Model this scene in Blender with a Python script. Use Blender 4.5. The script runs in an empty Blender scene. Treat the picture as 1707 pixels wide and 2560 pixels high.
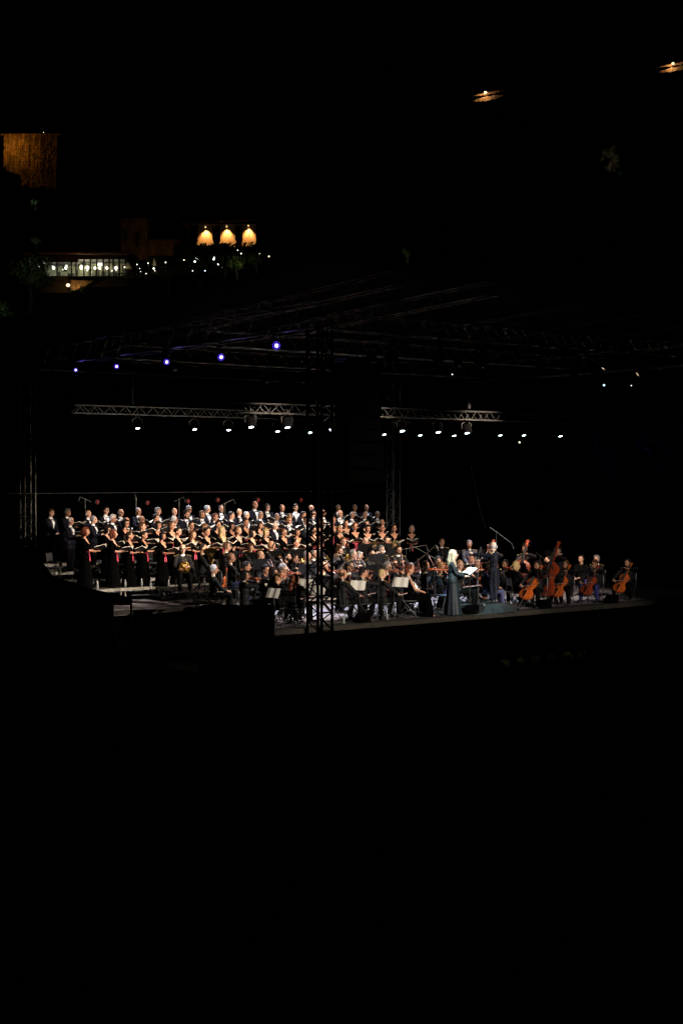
import bpy, bmesh, math, random
from math import sin, cos, pi, radians as R, atan2, sqrt
from mathutils import Vector as V, Matrix, Quaternion
from mathutils.bvhtree import BVHTree
random.seed(7)
SC = bpy.context.scene
COL = SC.collection
# ------------------------------------------------------------------ camera, world, exposure
F, CX, CY, HOR = 3555.6, 853.5, 1280.0, 1190.0
ZS = 1.30                       # stage deck above the ground
HC = ZS + 3.65                  # eye height
PITCH = -math.atan((CY - HOR) / F)
cam = bpy.data.cameras.new('camera'); cam.lens = 50; cam.sensor_fit = 'VERTICAL'; cam.sensor_height = 36
cam.clip_start = .1; cam.clip_end = 3000
camo = bpy.data.objects.new('camera', cam); COL.objects.link(camo); SC.camera = camo
camo.location = (0, 0, HC); camo.rotation_euler = (pi/2 + PITCH, 0, 0)
w = bpy.data.worlds.new('World'); SC.world = w; w.use_nodes = True
nt = w.node_tree; bg = nt.nodes['Background']; sky = nt.nodes.new('ShaderNodeTexSky'); sky.sky_type = 'NISHITA'
sky.sun_disc = False; sky.sun_elevation = R(-4); sky.sun_rotation = R(200)
nt.links.new(sky.outputs[0], bg.inputs[0]); bg.inputs[1].default_value = .0002
SC.view_settings.view_transform = 'Standard'; SC.view_settings.look = 'None'
SC.view_settings.exposure = 0; SC.view_settings.gamma = 1

# ------------------------------------------------------------------ pixel <-> world (photo pixels 1707x2560)
FW = V((0, cos(PITCH), sin(PITCH))); UP = V((0, -sin(PITCH), cos(PITCH))); RT = V((1, 0, 0))
CAMP = V((0, 0, HC))
def ray(x, y): return FW + RT*((x-CX)/F) + UP*(-(y-CY)/F)
def at_y(x, y, Y): r = ray(x, y); return CAMP + r*(Y/r.y)
def at_z(x, y, z): r = ray(x, y); return CAMP + r*((z-HC)/r.z)
OX, OY = -.5, 34.2; TH = math.atan2(.6, .8)
def L(u, v, z=0): return V((OX + .8*u - .6*v, OY + .6*u + .8*v, ZS + z))
def toL(p): dx, dy = p[0]-OX, p[1]-OY; return (.8*dx+.6*dy, -.6*dx+.8*dy, p[2]-ZS)
def at_v(x, y, v):
    r = ray(x, y); n = V((-.6, .8, 0)); o = V((OX, OY, 0)) + n*v
    t = (o - CAMP).dot(n) / r.dot(n); return CAMP + r*t
def at_u(x, y, u):
    r = ray(x, y); n = V((.8, .6, 0)); o = V((OX, OY, 0)) + n*u
    t = (o - CAMP).dot(n) / r.dot(n); return CAMP + r*t

# ------------------------------------------------------------------ materials
MATS = {}
def mat(name, col=(.5,.5,.5), rough=.6, metal=0, emit=None, es=0, noise=0, nscale=8, bump=0, objcol=False, spec=.5, sheen=0):
    if name in MATS: return MATS[name]
    m = bpy.data.materials.new(name); m.use_nodes = True; t = m.node_tree; b = t.nodes['Principled BSDF']
    b.inputs['Base Color'].default_value = (*col, 1); b.inputs['Roughness'].default_value = rough
    b.inputs['Metallic'].default_value = metal; b.inputs['Specular IOR Level'].default_value = spec
    if sheen: b.inputs['Sheen Weight'].default_value = sheen
    if emit: b.inputs['Emission Color'].default_value = (*emit, 1); b.inputs['Emission Strength'].default_value = es
    tc = t.nodes.new('ShaderNodeTexCoord')
    src = None
    if objcol:
        oi = t.nodes.new('ShaderNodeObjectInfo'); src = oi.outputs['Color']; t.links.new(src, b.inputs['Base Color'])
    if noise:
        n = t.nodes.new('ShaderNodeTexNoise'); n.inputs['Scale'].default_value = nscale; n.inputs['Detail'].default_value = 6
        t.links.new(tc.outputs['Object'], n.inputs['Vector'])
        mr = t.nodes.new('ShaderNodeMapRange'); mr.inputs[1].default_value = .3; mr.inputs[2].default_value = .7
        mr.inputs[3].default_value = 1-noise; mr.inputs[4].default_value = 1+noise
        t.links.new(n.outputs[0], mr.inputs[0])
        mx = t.nodes.new('ShaderNodeMix'); mx.data_type = 'RGBA'; mx.blend_type = 'MULTIPLY'; mx.inputs[0].default_value = 1
        if src: t.links.new(src, mx.inputs[6])
        else: mx.inputs[6].default_value = (*col, 1)
        t.links.new(mr.outputs[0], mx.inputs[7]); t.links.new(mx.outputs[2], b.inputs['Base Color'])
        if bump:
            bp = t.nodes.new('ShaderNodeBump'); bp.inputs['Strength'].default_value = bump; bp.inputs['Distance'].default_value = .02
            t.links.new(n.outputs[0], bp.inputs['Height']); t.links.new(bp.outputs[0], b.inputs['Normal'])
    MATS[name] = m; return m
def node_mat(name, fn, rough=.7, metal=0):
    m = bpy.data.materials.new(name); m.use_nodes = True; t = m.node_tree; b = t.nodes['Principled BSDF']
    b.inputs['Roughness'].default_value = rough; b.inputs['Metallic'].default_value = metal
    tc = t.nodes.new('ShaderNodeTexCoord'); fn(t, b, tc); MATS[name] = m; return m
def N(t, kind, **kw):
    n = t.nodes.new('ShaderNode'+kind)
    for k, v in kw.items():
        if k.startswith('i_'): n.inputs[k[2:].replace('_', ' ')].default_value = v
        else: setattr(n, k, v)
    return n

SKIN = mat('skin', rough=.5, objcol=True, noise=.06, nscale=20, spec=.35)
HAIR = mat('hair', rough=.65, objcol=True, noise=.45, nscale=60, bump=.6, spec=.18)
SUIT = mat('black_wool', (.0018,.0018,.0022), .85, noise=.3, nscale=25, spec=.06)
SUITB = mat('dinner_jacket_wool', (.003,.0034,.0075), .8, noise=.3, nscale=25, spec=.12)
SATIN = mat('black_satin', (.006,.006,.009), .4)
DRESS = mat('black_crepe', (.0009,.0009,.0009), .95, noise=.3, nscale=20, spec=.02)
NAVY = mat('navy_wool', (.02,.025,.085), .7, noise=.25, nscale=25)
BLUET = mat('royal_blue_trouser_wool', (.012,.015,.11), .7, noise=.2, nscale=25)
TEAL = mat('teal_dress_fabric', (.005,.015,.024), .65, noise=.35, nscale=14, bump=.3)
TAIL = mat('tailcoat_wool', (.004,.0055,.012), .75, noise=.3, nscale=25, spec=.15)
UNIF = mat('uniform_wool', (.006,.006,.007), .75, noise=.3, nscale=25, spec=.2)
UNIG = mat('grey_uniform_wool', (.045,.045,.06), .7, noise=.3, nscale=25)
WHITE = mat('white_cotton', (.78,.78,.8), .7, noise=.05, nscale=20)
PINK = mat('pink_satin', (.58,.055,.10), .55, noise=.15, nscale=20)
RED = mat('red_cuff_cloth', (.5,.02,.02), .6, noise=.15, nscale=20)
GOLD = mat('gold_braid', (.75,.55,.2), .35, .9, noise=.1)
BRASS = mat('polished_brass', (.8,.58,.2), .2, 1, noise=.15, nscale=6)
SILVER = mat('silver_plate', (.75,.76,.78), .25, 1, noise=.08)
EYE = mat('eye_brow_and_socket_shade', (.03,.018,.012), .4, noise=.2)
LIP = mat('lips', (.42,.1,.08), .45, noise=.1)
SHOE = mat('black_leather', (.012,.012,.012), .25, noise=.2)
BLACKP = mat('black_powder_coat', (.005,.005,.005), .5, noise=.2, nscale=30, spec=.35)
BLACKM = mat('matt_black_paint', (.001,.001,.001), .95, noise=.3, nscale=10, spec=.02)
CLOTHB = mat('black_stage_cloth', (.0006,.0006,.0006), 1, noise=.3, nscale=6, spec=0)
CHROME = mat('worn_chrome', (.55,.55,.57), .3, 1, noise=.2)
ALUR2 = mat('brightened_tower_aluminium', (.5,.5,.48), .42, 1, noise=.3, nscale=5)  # lighter aluminium copy; the light on the rear tower is put into it
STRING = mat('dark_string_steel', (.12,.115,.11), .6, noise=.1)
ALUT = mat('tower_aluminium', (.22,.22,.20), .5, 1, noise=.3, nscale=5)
ALUD = mat('shaded_aluminium', (.016,.0155,.013), .6, .6, noise=.3, nscale=5)  # darker aluminium copy; shade is put into its colour
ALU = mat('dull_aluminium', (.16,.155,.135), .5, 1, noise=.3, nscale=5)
ALUP = mat('aluminium_platform_edge', (.17,.165,.14), .6, .1, noise=.3, nscale=5)
WOODR = mat('red_varnished_maple', (.23,.032,.008), .42, noise=.35, nscale=14)
WOODO = mat('orange_varnished_spruce', (.42,.085,.013), .4, noise=.35, nscale=14)
EBONY = mat('ebony', (.008,.007,.006), .65, noise=.2, spec=.15)
PLASTW = mat('clear_bottle_plastic', (.2,.22,.22), .15, noise=.2, nscale=30)
PAPERC = mat('cream_paper', (.72,.68,.58), .7, noise=.04)
FOLDER = mat('black_folder_card', (.012,.012,.012), .5, noise=.2)
BLUEC = mat('blue_vinyl', (.10,.19,.30), .45, noise=.15)
PODC = mat('dark_teal_carpet', (.006,.012,.015), .9, noise=.35, nscale=20)
def _sheet(t, b, tc):
    sx = N(t, 'SeparateXYZ'); t.links.new(tc.outputs['Object'], sx.inputs[0])
    w1 = N(t, 'Math', operation='MULTIPLY'); w1.inputs[1].default_value = 340; t.links.new(sx.outputs[1], w1.inputs[0])
    w2 = N(t, 'Math', operation='SINE'); t.links.new(w1.outputs[0], w2.inputs[0])
    no = N(t, 'TexNoise'); no.inputs['Scale'].default_value = 70; t.links.new(tc.outputs['Object'], no.inputs['Vector'])
    g1 = N(t, 'Math', operation='GREATER_THAN'); g1.inputs[1].default_value = .35; t.links.new(w2.outputs[0], g1.inputs[0])
    mu = N(t, 'Math', operation='MULTIPLY'); t.links.new(g1.outputs[0], mu.inputs[0]); t.links.new(no.outputs[0], mu.inputs[1])
    mx = N(t, 'Mix', data_type='RGBA'); t.links.new(mu.outputs[0], mx.inputs[0])
    mx.inputs[6].default_value = (.8,.79,.73,1); mx.inputs[7].default_value = (.35,.34,.3,1)
    t.links.new(mx.outputs[2], b.inputs['Base Color'])
SHEET = node_mat('printed_music_paper', _sheet, .75)
def _deck(t, b, tc):
    br = N(t, 'TexBrick'); br.inputs['Scale'].default_value = 1; br.inputs['Brick Width'].default_value = 2.0
    br.inputs['Row Height'].default_value = 1.0; br.inputs['Mortar Size'].default_value = .008; br.offset = 0
    br.inputs[1].default_value = (.3,.29,.34,1); br.inputs[2].default_value = (.24,.235,.27,1); br.inputs[3].default_value = (.02,.02,.02,1)
    t.links.new(tc.outputs['Object'], br.inputs['Vector'])
    no = N(t, 'TexNoise'); no.inputs['Scale'].default_value = 3.5; no.inputs['Detail'].default_value = 10; no.inputs['Roughness'].default_value = .7
    t.links.new(tc.outputs['Object'], no.inputs['Vector'])
    mr = N(t, 'MapRange'); mr.inputs[1].default_value = .3; mr.inputs[2].default_value = .7; mr.inputs[3].default_value = .6; mr.inputs[4].default_value = 1.2
    t.links.new(no.outputs[0], mr.inputs[0])
    mx = N(t, 'Mix', data_type='RGBA', blend_type='MULTIPLY'); mx.inputs[0].default_value = 1
    t.links.new(br.outputs[0], mx.inputs[6]); t.links.new(mr.outputs[0], mx.inputs[7]); t.links.new(mx.outputs[2], b.inputs['Base Color'])
DECK = node_mat('worn_grey_stage_deck', _deck, .5)
DECKE = mat('dimmed_brown_plywood_edge', (.019,.016,.011), .9, noise=.4, nscale=6, bump=.3)  # brown wood; the weaker light on the apron is put into its colour

# ------------------------------------------------------------------ mesh builder
class MB:
    def __init__(s): s.v = []; s.f = []; s.M = Matrix.Identity(4)
    def add(s, vs, fs):
        o = len(s.v); s.v += [s.M @ V(p) for p in vs]; s.f += [tuple(i+o for i in q) for q in fs]
    def box(s, c, d, rot=None, bev=0):
        hx, hy, hz = d[0]/2, d[1]/2, d[2]/2; rot = rot or Matrix.Identity(3); c = V(c)
        if not bev:
            vs = [c + rot @ V((x*hx, y*hy, z*hz)) for x in (-1,1) for y in (-1,1) for z in (-1,1)]
            s.add(vs, [(0,1,3,2),(4,6,7,5),(0,4,5,1),(2,3,7,6),(0,2,6,4),(1,5,7,3)]); return
        b = min(bev, hx*.9, hy*.9, hz*.9)
        ring = []
        prof = [(-hz, b), (-hz+b, 0), (hz-b, 0), (hz, b)]
        vs = []; fs = []
        for z, i in prof:
            for (x, y) in ((-hx+b,-hy),(hx-b,-hy),(hx,-hy+b),(hx,hy-b),(hx-b,hy),(-hx+b,hy),(-hx,hy-b),(-hx,-hy+b)):
                k = 1 - i/max(hx, hy, 1e-6)
                vs.append(c + rot @ V((x - math.copysign(i, x), y - math.copysign(i, y), z)))
        for r in range(3):
            for k in range(8): a = r*8+k; bb = r*8+(k+1) % 8; fs.append((a, bb, bb+8, a+8))
        fs.append(tuple(range(7,-1,-1))); fs.append(tuple(range(24,32)))
        s.add(vs, fs)
    def tube(s, a, b, r0, r1=None, n=8, cap=True):
        r1 = r0 if r1 is None else r1; a = V(a); b = V(b); d = (b-a)
        if d.length < 1e-6: return
        q = d.to_track_quat('Z', 'Y'); vs = []
        for p, r in ((a, r0), (b, r1)):
            for k in range(n): t = 2*pi*k/n; vs.append(p + q @ V((cos(t)*r, sin(t)*r, 0)))
        fs = [(k, (k+1) % n, n+(k+1) % n, n+k) for k in range(n)]
        if cap: fs += [tuple(range(n-1,-1,-1)), tuple(range(n, 2*n))]
        s.add(vs, fs)
    def path(s, pts, r, n=6):
        rs = r if isinstance(r, (list, tuple)) else [r]*len(pts); pts = [V(p) for p in pts]
        vs = []; fs = []; m = len(pts); ref = None
        for i, p in enumerate(pts):
            d = (pts[min(i+1, m-1)] - pts[max(i-1, 0)]).normalized()
            if ref is None: ref = d.orthogonal().normalized()
            ref = (ref - d*ref.dot(d)).normalized(); bi = d.cross(ref)
            for k in range(n): t = 2*pi*k/n; vs.append(p + (ref*cos(t) + bi*sin(t))*rs[i])
        for i in range(m-1):
            for k in range(n): fs.append((i*n+k, i*n+(k+1) % n, (i+1)*n+(k+1) % n, (i+1)*n+k))
        fs += [tuple(range(n-1,-1,-1)), tuple(range((m-1)*n, m*n))]; s.add(vs, fs)
    def ell(s, c, r, n=12, m=8, rot=None, fn=None):
        c = V(c); rot = rot or Matrix.Identity(3); vs = [c + rot @ V((0,0,-r[2]))]; fs = []
        for j in range(1, m):
            a = -pi/2 + pi*j/m
            for k in range(n):
                t = 2*pi*k/n; p = V((cos(a)*cos(t)*r[0], cos(a)*sin(t)*r[1], sin(a)*r[2]))
                if fn: p = fn(p)
                vs.append(c + rot @ p)
        vs.append(c + rot @ V((0,0,r[2]))); T = len(vs)-1
        for k in range(n): fs.append((0, 1+(k+1) % n, 1+k)); fs.append((T, T-n+k, T-n+(k+1) % n))
        for j in range(m-2):
            for k in range(n): a = 1+j*n+k; b = 1+j*n+(k+1) % n; fs.append((a, b, b+n, a+n))
        s.add(vs, fs)
    def caps(s, a, b, r0, r1=None, n=10):
        r1 = r0 if r1 is None else r1; a = V(a); b = V(b); d = b-a
        if d.length < 1e-5: s.ell(a, (r0,)*3, n, 6); return
        q = d.to_track_quat('Z', 'Y'); h = d.length; prof = [(a, -sin(t)*r0, cos(t)*r0) for t in (pi/2*.98, pi/3, pi/6, 0)] + [(b, sin(t)*r1, cos(t)*r1) for t in (0, pi/6, pi/3, pi/2*.98)]
        vs = []; fs = []
        for c, z, rr in prof:
            for k in range(n): t = 2*pi*k/n; vs.append(c + q @ V((cos(t)*rr, sin(t)*rr, z)))
        for j in range(7):
            for k in range(n): fs.append((j*n+k, j*n+(k+1) % n, (j+1)*n+(k+1) % n, (j+1)*n+k))
        fs += [tuple(range(n-1,-1,-1)), tuple(range(7*n, 8*n))]; s.add(vs, fs)
    def lathe(s, prof, c=(0,0,0), n=16, rot=None):
        c = V(c); rot = rot or Matrix.Identity(3); vs = []; fs = []; m = len(prof)
        for r, z in prof:
            for k in range(n): t = 2*pi*k/n; vs.append(c + rot @ V((cos(t)*r, sin(t)*r, z)))
        for j in range(m-1):
            for k in range(n): fs.append((j*n+k, j*n+(k+1) % n, (j+1)*n+(k+1) % n, (j+1)*n+k))
        if prof[0][0] > 1e-5: fs.append(tuple(range(n-1,-1,-1)))
        if prof[-1][0] > 1e-5: fs.append(tuple(range((m-1)*n, m*n)))
        s.add(vs, fs)
    def slab(s, quad, th):          # 4 points, given a thickness
        q = [V(p) for p in quad]; n = (q[1]-q[0]).cross(q[2]-q[0]).normalized()*th/2
        vs = [p+n for p in q] + [p-n for p in q]
        s.add(vs, [(0,1,2,3),(7,6,5,4),(0,4,5,1),(1,5,6,2),(2,6,7,3),(3,7,4,0)])
    def mesh(s, name, m, smooth=True):
        me = bpy.data.meshes.new(name); me.from_pydata([tuple(p) for p in s.v], [], s.f); me.update()
        bm = bmesh.new(); bm.from_mesh(me); bmesh.ops.recalc_face_normals(bm, faces=bm.faces); bm.to_mesh(me); bm.free()
        if m: me.materials.append(m)
        if smooth:
            me.polygons.foreach_set('use_smooth', [True]*len(me.polygons))
            try: me.set_sharp_from_angle(angle=R(40))
            except Exception: pass
        return me
    def build(s, name, m, parent=None, smooth=True): return obj(name, s.mesh(name, m, smooth), parent)
def obj(name, me, parent=None, M=None, col=None):
    o = bpy.data.objects.new(name, me); COL.objects.link(o)
    if parent: o.parent = parent
    if M is not None: o.matrix_local = M
    if col: o.color = (*col, 1)
    return o
def tag(o, label=None, cat=None, group=None, kind=None):
    if label: o['label'] = label
    if cat: o['category'] = cat
    if group: o['group'] = group
    if kind: o['kind'] = kind
    return o
def empty(name, M, label, cat, group=None):
    o = bpy.data.objects.new(name, None); COL.objects.link(o); o.empty_display_size = .2
    o.matrix_world = M if isinstance(M, Matrix) else Matrix.Translation(V(M)); return tag(o, label, cat, group)
def T(x, y=None, z=None): return Matrix.Translation(V(x) if y is None else V((x, y, z)))
def RZ(a): return Matrix.Rotation(a, 4, 'Z')
def RX(a): return Matrix.Rotation(a, 4, 'X')
def RY(a): return Matrix.Rotation(a, 4, 'Y')
def frame(o, y, z):             # matrix with +Y along y and +Z as near z as possible
    y = V(y).normalized(); x = y.cross(V(z)).normalized(); z = x.cross(y)
    m = Matrix((x, y, z)).transposed().to_4x4(); m.translation = V(o); return m
def copytree(o, M=None, label=None, group=None):
    c = o.copy(); COL.objects.link(c)
    if M is not None: c.matrix_world = M
    if label: c['label'] = label
    if group: c['group'] = group
    for ch in o.children:
        d = ch.copy(); COL.objects.link(d); d.parent = c
        for g in ch.children: e = g.copy(); COL.objects.link(e); e.parent = d
    return c
def remesh(mb, name, m, vox, it=3, fac=.5):
    tmp = obj('tmp', mb.mesh('tmp', m)); r = tmp.modifiers.new('r', 'REMESH'); r.mode = 'VOXEL'; r.voxel_size = vox; r.use_smooth_shade = True
    sm = tmp.modifiers.new('s', 'SMOOTH'); sm.factor = fac; sm.iterations = it
    dg = bpy.context.evaluated_depsgraph_get(); me = bpy.data.meshes.new_from_object(tmp.evaluated_get(dg)); me.name = name
    old = tmp.data; bpy.data.objects.remove(tmp); bpy.data.meshes.remove(old)
    if not me.materials: me.materials.append(m)
    me.polygons.foreach_set('use_smooth', [True]*len(me.polygons)); return me
# ------------------------------------------------------------------ people: one continuous body mesh per pose, clothes and hair as children
def ik(S, H, a, b, pole):
    S = V(S); H = V(H); d = H - S; L_ = min(d.length, (a+b)*.995); dn = d.normalized(); H = S + dn*L_
    x = (a*a - b*b + L_*L_)/(2*L_); h = sqrt(max(a*a - x*x, 0)); p = V(pole); p = (p - dn*p.dot(dn)).normalized()
    return S + dn*x + p*h, H
# pose: sit, hands (person's right = +X, left = -X), finger dirs, head yaw / pitch, lean, knees
POSES = {
 'folder_m': dict(R=(.13,.33,1.16), Ld=(-.13,.33,1.16), fd=((-.5,.8,.2),(.5,.8,.2)), hp=-6),
 'folder_w': dict(R=(.12,.30,1.08), Ld=(-.12,.30,1.08), fd=((-.5,.8,.2),(.5,.8,.2)), hp=-6, fem=1),
 'folder_w2': dict(R=(.10,.32,1.13), Ld=(-.14,.29,1.06), fd=((-.4,.8,.3),(.6,.8,.2)), hp=-12, hy=14, fem=1),
 'folder_m2': dict(R=(.10,.34,1.12), Ld=(-.14,.30,1.2), fd=((-.5,.8,.2),(.5,.8,.2)), hp=-13, hy=-12),
 'folder_w3': dict(R=(.15,.27,1.10), Ld=(-.10,.32,1.10), fd=((-.5,.8,.3),(.5,.8,.2)), hp=4, hy=-16, fem=1),
 'folder_m3': dict(R=(.15,.28,1.20), Ld=(-.11,.33,1.17), fd=((-.5,.8,.3),(.5,.8,.2)), hp=3, hy=16),
 'hands_low': dict(R=(.05,.26,.98), Ld=(-.05,.26,.98), fd=((-.9,.3,-.1),(.9,.3,-.1)), hp=-3, hy=8),
 'violin': dict(sit=1, R=(.10,.37,.99), Ld=(-.30,.42,1.02), fd=((-.6,.6,-.4),(.4,.1,.9)), hy=32, hp=-10, elR=(.9,-.1,-.2), elL=(-.2,.3,-1)),
 'clarinet': dict(sit=1, R=(.03,.36,.72), Ld=(-.03,.28,.90), fd=((-.9,.5,0),(.9,.5,0)), hp=-3, elR=(1,-.3,-.5), elL=(-1,-.3,-.5)),
 'flute': dict(sit=1, R=(.42,.20,1.12), Ld=(.15,.18,1.13), fd=((-.3,.9,.2),(.3,-.8,.4)), hy=-14, hp=-4, elR=(.8,0,-.7), elL=(.1,.6,-.7)),
 'horn': dict(sit=1, R=(.14,.30,.66), Ld=(-.14,.33,.74), fd=((-.8,.3,.2),(.8,.4,0)), hp=-3),
 'trombone': dict(sit=1, R=(.05,.50,1.08), Ld=(-.04,.19,1.10), fd=((-.5,.7,.4),(.2,.3,.9)), hp=0, elR=(1,-.2,-.6), elL=(-1,0,-.6)),
 'cello': dict(sit=1, R=(.34,.40,.66), Ld=(-.15,.17,1.03), fd=((-.7,.3,-.5),(.9,.4,.1)), hy=12, hp=-14, spread=.26, elR=(.8,-.2,.2), elL=(-1,.1,.1)),
 'bass': dict(R=(.30,.40,.92), Ld=(-.15,.26,1.50), fd=((-.6,.2,-.7),(.9,.3,.1)), hy=10, hp=-8, elR=(.9,0,-.2), elL=(-1,.1,-.2)),
 'lap': dict(sit=1, R=(.12,.36,.62), Ld=(-.10,.36,.62), fd=((-.7,.7,-.1),(.7,.7,-.1)), hp=-4),
 'lapbow': dict(sit=1, R=(.16,.46,.66), Ld=(-.12,.30,.78), fd=((-.1,.9,-.3),(.3,.2,.9)), hy=8, hp=-10),
 'chin': dict(sit=1, R=(.13,.36,.62), Ld=(-.05,.17,1.07), fd=((-.7,.7,-.1),(.3,.2,.9)), hp=-4, elL=(-.5,.4,-1)),
 'conductor': dict(R=(.04,.44,1.22), Ld=(-.30,.54,1.42), fd=((-.4,.9,.2),(.2,.75,.6)), hp=-3, hy=8, elR=(.8,0,-.6), elL=(-.8,0,-.6)),
 'soprano': dict(R=(.08,.33,1.06), Ld=(-.07,.31,1.05), fd=((-.6,.8,.1),(.5,.8,.2)), hp=3, fem=1),
 'soloist': dict(sit=1, R=(.10,.34,.66), Ld=(-.07,.36,.66), fd=((-.9,.5,-.2),(.9,.5,-.1)), hp=-4, hy=6, fem=1),
}
BUILT = {}
def skeleton(pz):
    fem = pz.get('fem', 0); sit = pz.get('sit', 0); dz = -.42 if sit else 0; j = {}
    sw = .155 if fem else .185
    j['P'] = V((0,0,.93+dz)); j['W'] = V((0,.005,1.10+dz)); j['C'] = V((0,.0,1.27+dz)); j['N'] = V((0,-.01,1.46+dz))
    j['SR'] = V((sw,-.01,1.40+dz)); j['SL'] = V((-sw,-.01,1.40+dz)); j['H'] = V((0,.02,1.635+dz))
    hw = .095
    for k, sx in (('R',1),('L',-1)):
        j['H'+k] = V((sx*hw,0,.90+dz))
        if sit:
            sp = pz.get('spread', .14); j['K'+k] = V((sx*sp,.46,.52)); j['A'+k] = V((sx*(sp+.01),.42 + (.06 if sx > 0 else -.05),.09)); j['T'+k] = j['A'+k] + V((sx*.03,.15,-.055))
        else:
            j['K'+k] = V((sx*.10,.015,.50)); j['A'+k] = V((sx*.105,-.02,.09)); j['T'+k] = V((sx*.13,.14,.035))
        hand = V(pz['R'] if k == 'R' else pz['Ld']); pole = pz.get('el'+k, (sx*.6,-.5,-.9))
        j['E'+k], j['Q'+k] = ik(j['S'+k], hand, .285, .25, pole)
        j['D'+k] = V(pz['fd'][0 if k == 'R' else 1]).normalized()
    hm = T(j['H']+V((0,0,.008))) @ RZ(R(-pz.get('hy', 0))) @ RX(R(pz.get('hp', 0))) @ Matrix.Scale(1.10, 4)
    j['HM'] = hm
    return j
def head_prims(b, hm, fem):
    o = b.M; b.M = hm
    b.ell((0,-.014,.028), (.074,.096,.092), 16, 12); b.ell((0,.022,-.02), (.063,.07,.085), 14, 10)
    b.ell((0,.036,-.072), (.04 if fem else .046,.044,.042), 12, 8); b.caps((0,.086,.012), (0,.108,-.02), .009, .015, 8)
    b.ell((0,.074,.03), (.05,.02,.012), 10, 6); b.ell((0,.086,-.052), (.024,.014,.012), 8, 6)
    for s in (-1, 1):
        b.ell((s*.074,-.006,-.006), (.011,.02,.03), 8, 6); b.ell((s*.04,.06,-.025), (.022,.022,.024), 8, 6)
    b.M = o
def hand_prims(b, Q, D, sx, curl=.5):
    D = D.normalized(); side = D.cross(V((0,0,1)));
    if side.length < .2: side = V((1,0,0))
    side.normalize(); nrm = side.cross(D).normalized()
    if nrm.z > 0: nrm = -nrm          # palm side
    pc = Q + D*.05
    b.caps(Q, Q + D*.03, .026, .03, 8); b.ell(pc, (.042,.045,.017), 10, 8, Matrix((side, D, -nrm)).transposed())
    for i, ln in enumerate((.07,.078,.073,.058)):
        p = Q + D*.082 + side*((i-1.5)*.0215); c1 = (D*cos(curl*.7) + nrm*sin(curl*.7)).normalized(); c2 = (D*cos(curl*1.8) + nrm*sin(curl*1.8)).normalized()
        m = p + c1*ln*.5; b.caps(p - D*.02, m, .0105, .0098, 6); b.caps(m, m + c2*ln*.5, .0098, .0085, 6)
    th = side*(-sx); p = Q + D*.028 + th*.03; m = p + (D*.7 + th*.6 + nrm*.35).normalized()*.04
    b.caps(p - th*.015, m, .013, .012, 6); b.caps(m, m + (D + nrm*.5).normalized()*.032, .012, .0095, 6)
def torso_prims(b, j, g, fem, arms=True, fore=True, low=0):
    w = .88 if fem else 1
    b.caps(j['HR']+V((-.0,0,.03)), j['HL']+V((0,0,.03)), .10+g, .10+g)
    b.ell(j['W'], (.135*w+g, .098+g, .15), 14, 8); b.ell(j['C'], (.165*w+g, .112+g, .17), 14, 8)
    b.caps(j['SR']+V((-.02,0,-.01)), j['SL']+V((.02,0,-.01)), .056+g*.8); b.caps(j['C']+V((0,-.01,.10)), j['N']+V((0,-.01,-.02)), .085+g*.5, .055+g*.3)
    if fem:
        for s in (-1,1): b.ell(j['C']+V((s*.068,.085,-.01)), (.062+g*.4,.055+g*.4,.062), 10, 8)
    if arms:
        for k in 'RL':
            b.caps(j['S'+k], j['E'+k], .05*w+g, .040*w+g, 10)
            if fore: b.caps(j['E'+k], j['Q'+k] - (j['Q'+k]-j['E'+k]).normalized()*(.03 if fore == 1 else .19), .040*w+g, (.030 if fore == 1 else .034)*w+g*.9, 10)
def body_mesh(key):
    pz = POSES[key]; j = skeleton(pz); fem = pz.get('fem', 0); b = MB()
    torso_prims(b, j, 0, fem, fore=0)
    for k, sx in (('R',1),('L',-1)):
        b.caps(j['E'+k], j['Q'+k], .036 if fem else .041, .024 if fem else .028); hand_prims(b, j['Q'+k], j['D'+k], sx, .35)
        b.caps(j['H'+k], j['K'+k], .082, .055); b.caps(j['K'+k], j['A'+k]+V((0,0,.05)), .054, .036); b.caps(j['A'+k]+V((0,0,.05)), j['A'+k], .036, .04); b.caps(j['A'+k]+V((0,-.03,-.04)), j['T'+k], .033, .028)
    b.caps(j['N']+V((0,-.02,-.02)), j['HM'] @ V((0,-.012,-.05)), .05 if fem else .058, .046 if fem else .056)
    head_prims(b, j['HM'], fem)
    return remesh(b, 'body', SKIN, .0085, 2), j
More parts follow.
